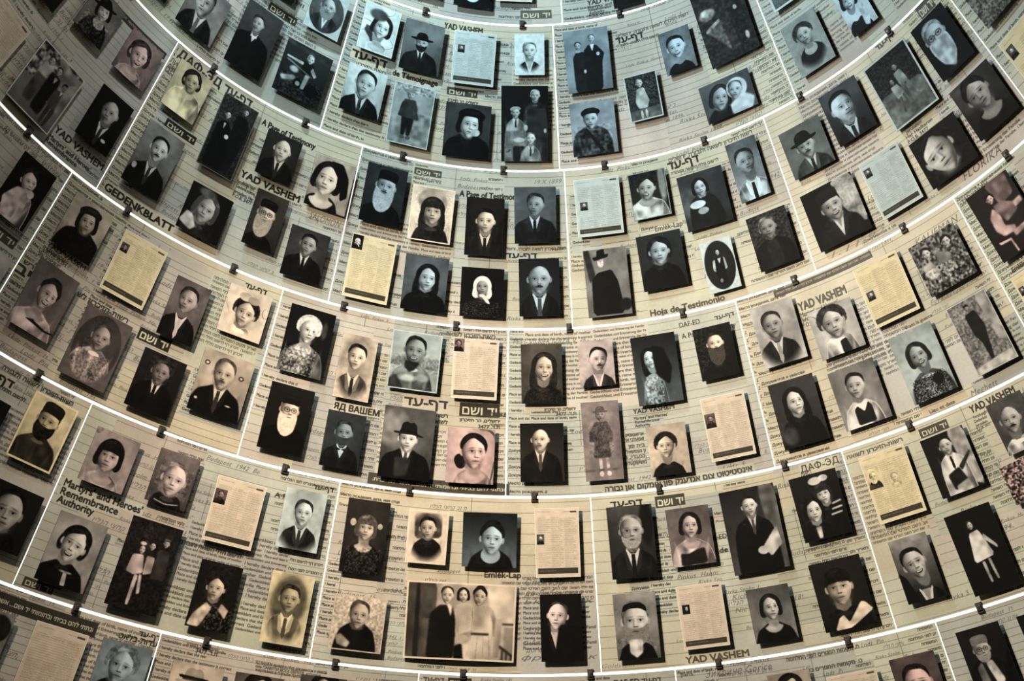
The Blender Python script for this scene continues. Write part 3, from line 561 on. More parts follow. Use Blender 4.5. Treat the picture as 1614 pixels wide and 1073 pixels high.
 'bg .06 .04 | F f=.48,.34,.2 t=-14 u=.6 sk=.82 hair=updo,.1 cl=.8 co=o sw=.34 sy=.55 | p .82 .02 .1,.75 .3,.5 .55,.45 .6,.95 .3,1 | p .8 .02 .55,.55 .68,.5 .75,.9 .6,1 | e .68 .48 .09 .06 .8'),
(-54.46, 0.9211, 0.289, 0.350, 's', 'woman in a dark beret and black coat on a pale ground',
 'bg .75 .55 | F f=.52,.35,.2 t=-8 u=.1 sk=.62 hair=bob,.08 hat=beret,.12 cl=.05 co=n sw=.5 sy=.56'),
(-47.52, 0.9144, 0.314, 0.415, 'y', 'typed form sheet with tiny photo left of the GEDENKBLATT letters',
 'doc 3 .05 .2'),
(-54.39, 0.8440, 0.292, 0.429, 'p', 'smiling woman with a braided updo and signed pale blouse',
 'bg .42 .4 | F f=.5,.4,.22 t=10 u=.6 sk=.66 hair=updo,.09 cl=.78 co=o sw=.5 sy=.72 smile=1 | p .1 .005 .3,.84 .5,.8 .52,.82 .6,.83 .8,.86 1,.85 1,.87 .8,.89 .5,.86'),
(-47.68, 0.8297, 0.324, 0.455, 'p', 'old woman in a pleated blouse inside an oval mount',
 'bg .25 .3 | F f=.5,.34,.18 sk=.55 hair=short,.2 cl=.62 co=n sw=.42 sy=.55 | n .16 .15 .55 .85 1 4 | ov .38 .42'),
(-40.68, 0.9006, 0.246, 0.405, 'p', 'clean-shaven man looking left in a dark jacket',
 'bg .42 .36 | F f=.48,.32,.25 t=4 u=-.4 sk=.58 hair=short,.1 cl=.06 co=tie sw=.5 sy=.64 tie=.7'),
(-34.21, 0.9224, 0.302, 0.328, 's', 'dark-haired girl with a large pale bow, faded edges',
 'bg .8 .82 | F f=.5,.5,.22 t=8 sk=.7 hair=curly,.08 cl=.8 co=n sw=.3 sy=.85 | e .42 .17 .16 .09 .72 | e .62 .2 .14 .08 .62 | vg .82 .5'),
(-40.73, 0.8239, 0.296, 0.384, 'p', 'painted dark portrait of a seated man in a blue-black suit',
 'bg .16 .06 | e .3 .5 .3 .3 .12 .1 | F f=.5,.3,.19 u=.1 sk=.42 hair=short,.15 cl=.04 co=tie sw=.46 sy=.52 tie=.05'),
(-34.28, 0.8454, 0.351, 0.419, 's', 'moustached man on a portrait held by round rivets',
 'bg .68 .6 | F f=.48,.32,.2 u=-.1 sk=.62 hair=short,.22 mu=.2 cl=.04 co=tie sw=.48 sy=.58 tie=.2 | e .12 .22 .05 .035 .1 | e .12 .22 .03 .02 .85 | e .82 .3 .05 .035 .1 | e .82 .3 .03 .02 .85 | e .1 .8 .05 .035 .1 | e .1 .8 .03 .02 .85 | e .72 .78 .05 .012 .7'),
(-61.44, 0.8395, 0.309, 0.240, 'n', 'blank pale sheet cut by the left edge',
 'bg .8 .75'),
(-26.52, 0.9148, 0.316, 0.463, 'n', 'fair short-haired woman in profile wearing a lace dress',
 'bg .08 .08 | F f=.48,.33,.2 t=4 u=.5 sk=.8 hair=curly,.78 cl=.45 co=lace sw=.46 sy=.6 | n .3 .05 .6 .75 1 5 | e .82 .28 .06 .12 .3 .04'),
(-20.46, 0.9009, 0.248, 0.446, 's', 'boy with neatly parted hair in jacket and striped tie',
 'bg .55 .7 | F f=.48,.34,.25 t=4 sk=.74 hair=part,.06 cl=.3 co=tie sw=.46 sy=.66 tie=.15 | vg .75 .55'),
(-13.77, 0.9184, 0.348, 0.409, 'c', 'bare-chested laughing man at the seaside',
 'bg .72 .7 | p .5 .04 0,.45 1,.42 1,.62 0,.6 | n .1 0 .4 1 .7 5 | F f=.48,.32,.2 t=6 sk=.5 hair=part,.05 cl=.45 co=n sw=.42 sy=.62 smile=1 | p .12 .03 .3,.5 .6,.52 .5,.66 .4,.7 .3,.62 | p .2 .05 0,.85 .15,.75 .3,.95 .3,1 0,1 | e .38 .8 .16 .06 .68 .05 | e .68 .78 .12 .06 .65 .05 | fr .02 .8'),
(-6.67, 0.9168, 0.315, 0.426, 's', 'form sheet with a red-brown portrait at its corner',
 'doc 4 .0 .0'),
(-26.75, 0.8327, 0.299, 0.449, 's', 'old man with long white beard and round glasses',
 'bg .12 .06 | F f=.52,.36,.2 u=.3 sk=.72 hair=short,.5 hat=cap,.07 be=long,.85 gl=1 cl=.03 co=n sw=.5 sy=.62'),
(-20.40, 0.8244, 0.264, 0.380, 'b', 'bearded man with dark bow tie and waistcoat',
 'bg .25 .2 | F f=.48,.36,.21 u=.1 sk=.5 hair=short,.15 be=short,.25 cl=.08 co=bow sw=.46 sy=.64'),
(-13.59, 0.8318, 0.352, 0.489, 'n', 'young man in a soft felt hat and scarf',
 'bg .38 .3 | e .2 .3 .3 .25 .5 .12 | F f=.5,.44,.17 t=2 sk=.82 hair=short,.05 hat=fedora,.09 cl=.04 co=tie sw=.48 sy=.62 tie=.3 | p .2 .02 .28,.7 .6,.7 .55,.95 .3,.98'),
(-6.70, 0.8250, 0.326, 0.378, 'r', 'sepia-tinted young woman with hair tied back',
 'bg .7 .72 | e .3 .62 .12 .12 .07 | F f=.56,.42,.25 u=.5 sk=.72 hair=updo2,.05 cl=.6 co=o sw=.42 sy=.82'),
(1.12, 0.9135, 0.285, 0.420, 's', 'smiling woman with long brown hair and fur collar',
 'bg .32 .25 | F f=.56,.4,.24 t=4 u=.2 sk=.7 hair=long,.12 cl=.09 co=n sw=.48 sy=.75 smile=1 | n .07 .05 .7 1 1 4'),
(7.58, 0.9215, 0.244, 0.328, 'p', 'man with thin moustache and open white collar',
 'bg .75 .68 | F f=.56,.42,.24 t=4 u=.4 sk=.7 hair=part,.04 mu=.1 cl=.15 co=v sw=.46 sy=.8 L=-1'),
(14.47, 0.9077, 0.307, 0.483, 'b', 'woman with loose black hair and a corsage',
 'bg .12 .4 | F f=.38,.34,.16 t=-8 u=-.1 sk=.9 hair=long,.03 cl=.5 co=lace sw=.25 sy=.62 | p .02 .03 .45,.15 .7,.2 .85,.5 .75,.75 .5,.6 .45,.4 | n .25 .2 .6 .6 1 5'),
(21.51, 0.9135, 0.262, 0.365, 's', 'man with long dark beard and high forehead',
 'bg .1 .06 | n .15 0 0 .3 1 5 | F f=.52,.34,.2 u=.1 sk=.85 hair=short,.1 be=long,.28 mu=.2 cl=.05 co=n sw=.45 sy=.75'),
(1.00, 0.8302, 0.299, 0.403, 's', 'bald man in three-piece suit turned sideways',
 'bg .1 .25 | F f=.46,.28,.19 u=-.3 sk=.75 hair=bald,.5 mu=.4 cl=.07 co=tie sw=.46 sy=.52 tie=.3'),
(7.54, 0.8396, 0.259, 0.545, 'p', 'tiny child in a bonnet and buttoned coat',
 'bg .55 .5 | F f=.5,.17,.125 sk=.5 hair=short,.35 hat=bowler,.36 body=0 | p .32 .02 .36,.26 .66,.26 .8,.42 .78,.52 .68,.52 .72,.72 .25,.72 .3,.52 .16,.5 .18,.38 | n .08 .15 .26 .8 .72 5 | p .7 .01 .38,.72 .46,.72 .48,.9 .4,.9 | p .7 .01 .56,.72 .64,.72 .66,.9 .58,.9 | e .43 .92 .06 .03 .85 | e .63 .92 .06 .03 .85 | p .4 .02 0,.86 1,.85 1,.88 0,.89'),
(14.50, 0.8227, 0.269, 0.347, 's', 'woman with swept-up curly hair in a black jumper',
 'bg .72 .7 | F f=.45,.42,.21 u=-.2 sk=.72 hair=curly,.08 cl=.05 co=n sw=.42 sy=.8 L=-1'),
(21.12, 0.8353, 0.301, 0.434, 's', 'form sheet with a brown portrait on its left side',
 'doc 5 .03 .25'),
(28.89, 0.9149, 0.297, 0.425, 'n', 'man with receding hair in a dark suit and pale tie',
 'bg .7 .6 | F f=.42,.35,.22 t=-4 sk=.55 hair=short,.12 cl=.08 co=tie sw=.46 sy=.64 tie=.6 | vg .75 .6'),
(35.16, 0.8988, 0.303, 0.337, 'n', 'toddler with curly hair holding a dark toy',
 'bg .75 .72 | F f=.48,.36,.24 t=-4 sk=.68 hair=curly,.15 cl=.75 co=n sw=.36 sy=.7 | p .08 .01 .5,.75 .65,.72 .7,1 .5,1'),
(41.80, 0.9149, 0.312, 0.419, 'y', 'form sheet with small brown portrait under the dark banner',
 'doc 1 .08 .42'),
(48.63, 0.9139, 0.330, 0.355, 'n', 'two women sitting in a flowering field',
 'bg .4 .35 | n .3 0 0 1 1 6 | F f=.27,.26,.085 sk=.72 hair=wavy,.1 body=0 | F f=.72,.24,.085 t=8 sk=.68 hair=wavy,.08 body=0 | p .65 .03 .1,.45 .3,.4 .4,.7 .1,.75 | p .55 .03 .45,.3 .7,.42 .7,.65 .4,.65 | n .28 0 .55 1 1 5'),
(48.86, 0.8349, 0.274, 0.467, 'n', 'soldier standing in long boots on a paved street',
 'bg .5 .45 | n .15 0 0 1 .9 6 | p .6 .03 .72,0 1,0 1,.7 .8,.7 | F f=.44,.12,.05 sk=.5 hair=short,.1 hat=cap,.1 body=0 | p .1 .01 .32,.2 .58,.18 .66,.42 .6,.6 .52,.88 .45,.88 .42,.6 .34,.5 | e .52 .92 .05 .02 .08 | p .7 .02 0,.9 1,.85 1,1 0,1 | fr .02 .75'),
(42.28, 0.8341, 0.295, 0.455, 'c', 'smiling woman in a speckled dress with a corsage',
 'bg .75 .72 | F f=.48,.38,.2 t=-8 sk=.6 hair=bob,.1 cl=.3 co=n sw=.44 sy=.66 smile=1 | n .4 .1 .68 .9 1 3 | e .7 .78 .12 .07 .03 .04'),
(28.70, 0.8319, 0.307, 0.447, 'n', 'pale-faced woman with a dark shawl looking aside',
 'bg .25 .2 | F f=.48,.34,.2 t=-4 u=.5 sk=.8 hair=long,.05 cl=.04 co=n sw=.44 sy=.6 | e .2 .82 .18 .14 .25 .08'),
(35.21, 0.8289, 0.312, 0.399, 'n', 'boy in a dark knitted vest and white shirt',
 'bg .45 .55 | F f=.48,.34,.19 t=6 u=-.2 sk=.68 hair=part,.06 cl=.85 co=n sw=.38 sy=.64 | p .12 .01 .3,.98 .3,.72 .38,.66 .5,.78 .62,.64 .68,.72 .68,.98'),
(56.60, 0.9158, 0.308, 0.473, 'r', 'woman seated in an armchair with her legs drawn up',
 'bg .15 .12 | p .45 .06 .45,0 .95,0 .9,.3 .55,.35 | F f=.42,.2,.075 t=6 sk=.75 hair=wavy,.08 body=0 | p .72 .02 .22,.42 .36,.32 .46,.4 .42,.6 .6,.66 .58,.74 .3,.72 .2,.6 | p .45 .02 .4,.3 .6,.3 .85,.42 .8,.52 .5,.58 .42,.42 | p .7 .02 .78,.4 .98,.38 .98,.46 .8,.48 | p .75 .01 .12,.75 .4,.78 .4,.81 .15,.79 | p .75 .01 .36,.78 .4,.78 .42,.98 .38,.98 | p .7 .02 .5,.72 .9,.7 .9,.76 .5,.8'),
(55.63, 0.8357, 0.220, 0.375, 'y', 'sheet with a faint portrait at the right edge, middle row',
 'doc 1 .05 .2'),
(-48.84, 0.7393, 0.295, 0.415, 'y', 'bearded man in a dark cap and high-necked coat',
 'bg .8 .72 | F f=.5,.33,.22 t=6 u=-.3 sk=.6 hair=short,.1 hat=cap,.1 be=full,.07 cl=.2 co=n sw=.48 sy=.62 | fr .04 .85'),
(-42.18, 0.7405, 0.292, 0.339, 'p', 'woman with a glossy black bob and bare shoulders',
 'bg .6 .58 | F f=.46,.44,.24 t=2 u=-.2 sk=.66 hair=bob,.05 cl=.6 co=o sw=.45 sy=.82 fringe=1'),
(-36.00, 0.7440, 0.268, 0.339, 'p', 'light-haired boy in a striped sailor collar',
 'bg .45 .3 | F f=.52,.5,.28 t=4 sk=.75 hair=part,.35 cl=.12 co=n sw=.42 sy=.85 | p .7 .01 .2,.93 .5,.97 .8,.92 .8,.94 .5,.99 .2,.95'),
(-29.48, 0.7303, 0.329, 0.419, 's', 'form sheet with a small brown oval portrait',
 'doc 5 .03 .2'),
(-48.47, 0.6593, 0.317, 0.368, 'n', 'young man with swept black hair at the left edge',
 'bg .12 .1 | F f=.45,.42,.28 sk=.6 hair=part,.04 cl=.05 co=n sw=.45 sy=.8'),
(-54.61, 0.7256, 0.297, 0.290, 'n', 'dark print cut by the left edge beside דף letters',
 'bg .1 .08'),
(-42.27, 0.6513, 0.311, 0.422, 'n', 'laughing dark-haired woman with a bow-tied collar',
 'bg .6 .62 | F f=.48,.4,.24 t=12 u=-.1 sk=.76 hair=wavy,.05 cl=.04 co=n sw=.5 sy=.72 smile=1 | p .75 .01 .48,.8 .56,.8 .6,.98 .5,.98 | e .46 .79 .07 .015 .6 | e .58 .79 .07 .015 .6'),
(-35.96, 0.6596, 0.333, 0.554, 'p', 'three children posing in a brown studio print',
 'bg .14 .1 | n .06 0 0 1 1 6 | F f=.36,.33,.06 sk=.68 hair=bob,.15 body=0 | e .35 .265 .06 .02 .85 | p .72 .01 .22,.4 .42,.38 .5,.58 .34,.62 .18,.6 | p .68 .01 .36,.6 .44,.62 .42,.95 .36,.95 | p .66 .01 .44,.6 .5,.6 .56,.8 .5,.82 | F f=.53,.27,.055 sk=.6 hair=short,.08 body=0 | p .6 .01 .48,.38 .64,.38 .66,.56 .5,.6 | F f=.77,.2,.055 sk=.65 hair=short,.1 hat=cap,.35 body=0 | p .22 .01 .66,.28 .88,.28 .94,.6 .66,.62'),
(-29.29, 0.6490, 0.274, 0.421, 's', 'woman in patterned blouse with white scarf, looking left',
 'bg .1 .08 | F f=.48,.38,.2 u=-.3 sk=.68 hair=curly,.07 cl=.12 co=n sw=.46 sy=.62 | n .25 .4 .65 1 1 5 | p .78 .02 .35,.6 .5,.68 .3,.98 .02,.98 .1,.8 | p .75 .02 .7,.58 .9,.66 .85,.8 .65,.68'),
(-23.02, 0.7380, 0.278, 0.391, 'c', 'young man with slicked-back hair, faded bust',
 'bg .72 .78 | F f=.5,.38,.21 u=.1 sk=.76 hair=part,.12 cl=.12 co=tie sw=.44 sy=.66 tie=.2 | vg .82 .62'),
(-22.69, 0.6513, 0.282, 0.454, 'y', 'older man in a brown-tinted faded oval bust',
 'bg .6 .62 | e .5 .4 .4 .35 .32 .12 | F f=.5,.36,.22 u=.1 sk=.55 hair=part,.12 cl=.45 co=tie sw=.42 sy=.62 tie=.3 | vg .78 .55'),
(-16.65, 0.7323, 0.285, 0.487, 's', 'little girl with white hair bows and dark velvet dress',
 'bg .2 .15 | F f=.5,.38,.2 t=4 sk=.7 hair=bob,.3 cl=.13 co=o sw=.42 sy=.62 fringe=1 | n .15 .1 .65 .9 1 5 | e .18 .32 .07 .05 .8 | e .82 .34 .06 .04 .75'),
(-10.58, 0.7392, 0.275, 0.356, 's', 'man in a dark fur-collared coat, ragged-edged print',
 'bg .8 .8 | p .3 .05 .15,.05 .85,.05 .85,.5 .2,.55 | F f=.5,.34,.19 t=-4 u=-.2 sk=.66 hair=part,.06 cl=.07 co=n sw=.38 sy=.58 | vg .82 .5 | fr .05 .85'),
(-4.37, 0.7399, 0.366, 0.363, 'b', 'woman with piled dark hair and a high lace collar',
 'bg .12 .5 | F f=.54,.48,.2 t=4 u=.1 sk=.74 hair=updo,.05 cl=.05 co=lace sw=.42 sy=.74'),
(2.35, 0.7376, 0.299, 0.463, 's', 'form sheet beside the Emlék-Lap lettering',
 'doc 1 .04 .38'),
(-16.19, 0.6472, 0.347, 0.353, 's', 'boy in a dark zipped jacket reading outdoors',
 'bg .75 .68 | n .15 0 0 1 1 5 | F f=.5,.34,.18 t=4 u=.1 sk=.62 hair=part,.2 cl=.05 co=n sw=.38 sy=.55 | p .6 .02 .1,.75 .2,.7 .4,.85 .35,.95 .15,.9 | fr .02 .75'),
(-6.85, 0.6579, 0.732, 0.502, 's', 'family of three in pale summer clothes before a panelled door',
 'bg .55 .65 | p .28 .01 0,0 .28,0 .26,1 0,1 | p .12 .01 .09,0 .12,0 .13,1 .08,1 | p .33 .01 .15,.08 .24,.08 .24,.38 .15,.38 | p .33 .01 .15,.48 .24,.48 .24,.92 .15,.92 | p .7 .02 .28,0 .9,0 .9,1 .28,1 | p .82 .02 .72,0 1,0 1,.55 .8,.55 | p .07 .01 .2,1 .22,.42 .3,.3 .42,.3 .46,.5 .45,1 | F f=.37,.17,.055 sk=.7 hair=short,.15 body=0 | p .88 .01 .37,.28 .42,.3 .41,.45 | p .82 .01 .45,.3 .52,.26 .6,.3 .64,.6 .46,.68 | F f=.515,.16,.045 t=-4 sk=.72 hair=bob,.08 body=0 | p .78 .01 .6,.3 .76,.28 .82,.5 .78,.62 .8,1 .54,1 .62,.65 | F f=.665,.17,.058 t=6 sk=.62 hair=updo,.07 body=0 | p .55 .004 .47,.35 .475,.35 .48,.65 .475,.65 | p .5 .004 .6,.32 .605,.32 .61,.62 .605,.62 | p .6 .004 .66,.68 .665,.68 .65,1 .645,1 | p .58 .004 .71,.68 .715,.68 .72,1 .715,1 | p .55 .004 .76,.68 .765,.68 .78,1 .775,1 | p .6 .01 .76,.3 .8,.34 .84,.55 .83,.68 .8,.68 .79,.5 | p .05 .01 .45,.82 .52,.78 .54,1 .45,1 | e .53 .73 .05 .06 .65 | p .15 .01 .6,.64 .76,.64 .76,.67 .6,.67 | p .62 .01 .82,.45 .88,.45 .86,.95 .8,.95 | p .25 .01 .88,.5 1,.5 1,.53 .88,.53 | p .15 .01 .86,.78 1,.92 1,.96 .86,.82 | p .2 .01 .88,.85 .9,.85 .9,1 .88,1 | p .2 .01 .92,.88 .94,.88 .94,1 .92,1 | p .2 .01 .96,.92 .98,.92 .98,1 .96,1 | fr .015 .85'),
(2.48, 0.6528, 0.277, 0.437, 'p', 'gaunt man lit from the left on a black ground',
 'bg .07 .05 | F f=.42,.32,.23 t=6 u=-.3 sk=.85 hair=buzz,.15 cl=.05 co=v sw=.4 sy=.62 L=-1 | p .05 .03 .45,.45 1,.5 1,1 .3,1'),
(9.70, 0.7341, 0.306, 0.481, 'n', 'weathered old man with short white beard and creased coat',
 'bg .3 .12 | e .85 .25 .15 .3 .08 .06 | F f=.5,.35,.24 u=.1 sk=.58 hair=short,.4 be=short,.6 cl=.1 co=tie sw=.5 sy=.66 tie=.08'),
(15.45, 0.7329, 0.288, 0.384, 'p', 'girl with bobbed hair in a dark laced bodice',
 'bg .4 .42 | F f=.52,.32,.2 t=4 u=.2 sk=.7 hair=bob,.07 cl=.66 co=o sw=.46 sy=.6 | p .12 .02 .2,1 .22,.78 .4,.8 .6,.74 .78,.72 .82,.98'),
(21.59, 0.7292, 0.366, 0.550, 'n', 'schoolboy in a dark suit holding papers',
 'bg .12 .35 | p .4 .03 .7,0 1,0 1,1 .8,1 | F f=.5,.22,.13 t=-4 u=.1 sk=.75 hair=part,.08 cl=.05 co=tie sw=.36 sy=.38 tie=.3 | p .75 .01 .6,.72 .9,.5 .95,.72 .72,.85 | e .6 .76 .1 .05 .7'),
(28.27, 0.7373, 0.314, 0.423, 'n', 'woman and child with a white hair bow and striped sleeve',
 'bg .12 .06 | F f=.62,.34,.15 t=-8 sk=.8 hair=bob,.15 fringe=1 cl=.05 co=n sw=.3 sy=.55 | e .52 .12 .14 .06 .88 | e .7 .1 .1 .05 .85 | F f=.35,.55,.17 u=.1 sk=.78 hair=bob,.05 cl=.04 co=n sw=.35 sy=.8 | p .8 .01 .75,.5 .95,.47 .95,.5 .75,.53 | p .8 .01 .72,.58 .95,.56 .95,.59 .72,.61 | p .8 .01 .68,.66 .92,.64 .92,.67 .68,.69 | p .8 .02 .3,.8 .42,.8 .4,.98 .32,.98'),
(35.34, 0.7375, 0.304, 0.439, 'y', 'large yellow sheet with two faded portraits',
 'doc 6 .02 .25'),
(41.25, 0.7376, 0.281, 0.382, 'n', 'young person in white shirt holding a violin',
 'bg .1 .1 | p .65 .02 .62,0 1,0 1,1 .75,.9 | F f=.5,.22,.14 t=-4 sk=.7 hair=short,.05 cl=.8 co=tie sw=.3 sy=.4 tie=.1 | p .1 .02 .3,.68 .6,.6 .7,.85 .35,.95 | p .2 .01 .6,.6 .95,.4 .95,.45 .65,.68 | p .75 .02 .4,.88 .7,.82 .75,1 .4,1'),
(47.84, 0.7474, 0.232, 0.331, 'n', 'bald man with a drooping moustache at the right edge',
 'bg .35 .25 | F f=.45,.4,.26 t=4 sk=.62 hair=bald,.4 mu=.05 cl=.7 co=n sw=.45 sy=.8'),
(46.33, 0.6981, 0.203, 0.240, 'r', 'mottled reddish print at the right edge',
 'bg .5 .4 | n .45 0 0 1 1 7'),
(34.96, 0.6564, 0.244, 0.399, 'n', 'grinning man tilting his head, white collar',
 'bg .6 .1 | F f=.48,.42,.28 t=-14 u=.1 sk=.66 hair=part,.04 cl=.05 co=v sw=.45 sy=.88 smile=1 | p .04 .04 0,.5 .16,.6 .35,1 0,1'),
(40.74, 0.6546, 0.293, 0.502, 'n', 'small girl in a white dress standing in the dark',
 'bg .06 .05 | F f=.45,.19,.065 sk=.65 hair=bob,.13 body=0 | p .85 .01 .36,.28 .58,.26 .72,.6 .26,.64 | p .7 .01 .64,.32 .84,.5 .82,.54 .6,.38 | p .65 .01 .4,.64 .47,.64 .48,.9 .43,.9 | p .65 .01 .54,.62 .6,.62 .63,.88 .58,.88'),
(9.36, 0.6507, 0.283, 0.429, 'n', 'round-faced man in a black skullcap with white goatee',
 'bg .6 .4 | F f=.48,.42,.3 sk=.72 hair=short,.4 hat=kippa,.06 be=full,.5 cl=.05 co=n sw=.45 sy=.82 | p .85 .04 .3,.7 .62,.7 .6,.9 .45,.98 .3,.9'),
(15.45, 0.6540, 0.300, 0.411, 's', 'form sheet with a dark portrait beside the skullcap photo',
 'doc 7 .08 .3'),
(21.61, 0.6459, 0.276, 0.346, 'n', 'pale woman with dark bob in a black dress',
 'bg .35 .55 | F f=.5,.38,.2 u=.4 sk=.72 hair=bob,.08 cl=.04 co=o sw=.46 sy=.72'),
(28.10, 0.6513, 0.333, 0.434, 's', 'boy with fringe haircut and wide sailor collar',
 'bg .14 .1 | F f=.47,.4,.24 u=-.1 sk=.68 hair=short,.05 cl=.07 co=n sw=.48 sy=.76 fringe=1 | p .88 .01 .2,1 .32,.84 .42,.8 .5,.92 .8,.66 .88,.68 1,.8 .62,.96 .5,1'),
(-46.11, 0.5599, 0.254, 0.314, 'n', 'grey print cut by the lower left edge',
 'bg .55 .5 | e .7 .3 .3 .25 .15 .05'),
(-40.61, 0.5526, 0.331, 0.448, 's', 'pale form sheet low in the left corner',
 'doc 0 .2 .2'),
(-35.15, 0.5643, 0.319, 0.326, 'b', 'woman with grey curled hair in dark dress',
 'bg .6 .55 | F f=.48,.42,.24 t=6 sk=.68 hair=curly,.4 cl=.06 co=n sw=.45 sy=.75'),
(-29.03, 0.5614, 0.328, 0.312, 's', 'man in a pale banded hat at the bottom edge',
 'bg .78 .75 | F f=.45,.5,.2 sk=.6 hair=short,.1 hat=fedora,.6 cl=.1 co=tie sw=.45 sy=.8 | p .1 .01 .15,.24 .75,.26 .7,.31 .2,.3'),
(-23.83, 0.5655, 0.309, 0.266, 's', 'dark-haired head low beside the Cyrillic text block',
 'bg .4 .35 | F f=.5,.42,.25 sk=.6 hair=wavy,.08 cl=.1 co=n'),
(-18.41, 0.5713, 0.300, 0.287, 's', 'black-haired head at the bottom edge under a clip',
 'bg .3 .25 | F f=.55,.35,.26 sk=.6 hair=wavy,.04 cl=.1 co=n'),
(21.89, 0.5649, 0.272, 0.320, 's', 'dark-hatted head at the bottom edge, right half',
 'bg .6 .55 | F f=.5,.35,.24 sk=.6 hair=wavy,.06 cl=.1 co=n'),
(32.17, 0.5536, 0.282, 0.378, 'r', 'dark-haired man with long face in a reddish print',
 'bg .35 .3 | F f=.48,.45,.28 t=-4 u=-.1 sk=.72 hair=part,.05 cl=.08 co=tie sw=.48 sy=.85'),
(37.95, 0.5622, 0.267, 0.385, 'n', 'bearded cleric in robe, cap and white neckcloth',
 'bg .12 .08 | F f=.44,.34,.18 u=.2 sk=.6 hair=short,.3 hat=cap,.45 be=short,.6 gl=1 cl=.08 co=n sw=.42 sy=.52 | p .45 .02 .2,.6 .34,.52 .42,1 .22,1 | p .85 .02 .42,.55 .58,.52 .72,.85 .55,.98'),
(27.04, 0.5539, 0.316, 0.323, 's', 'form sheet at the bottom edge beside the reddish print',
 'doc 0 .2 .2'),
(42.53, 0.5693, 0.200, 0.267, 'n', 'dark print cut by the lower right edge',
 'bg .12 .1'),
]
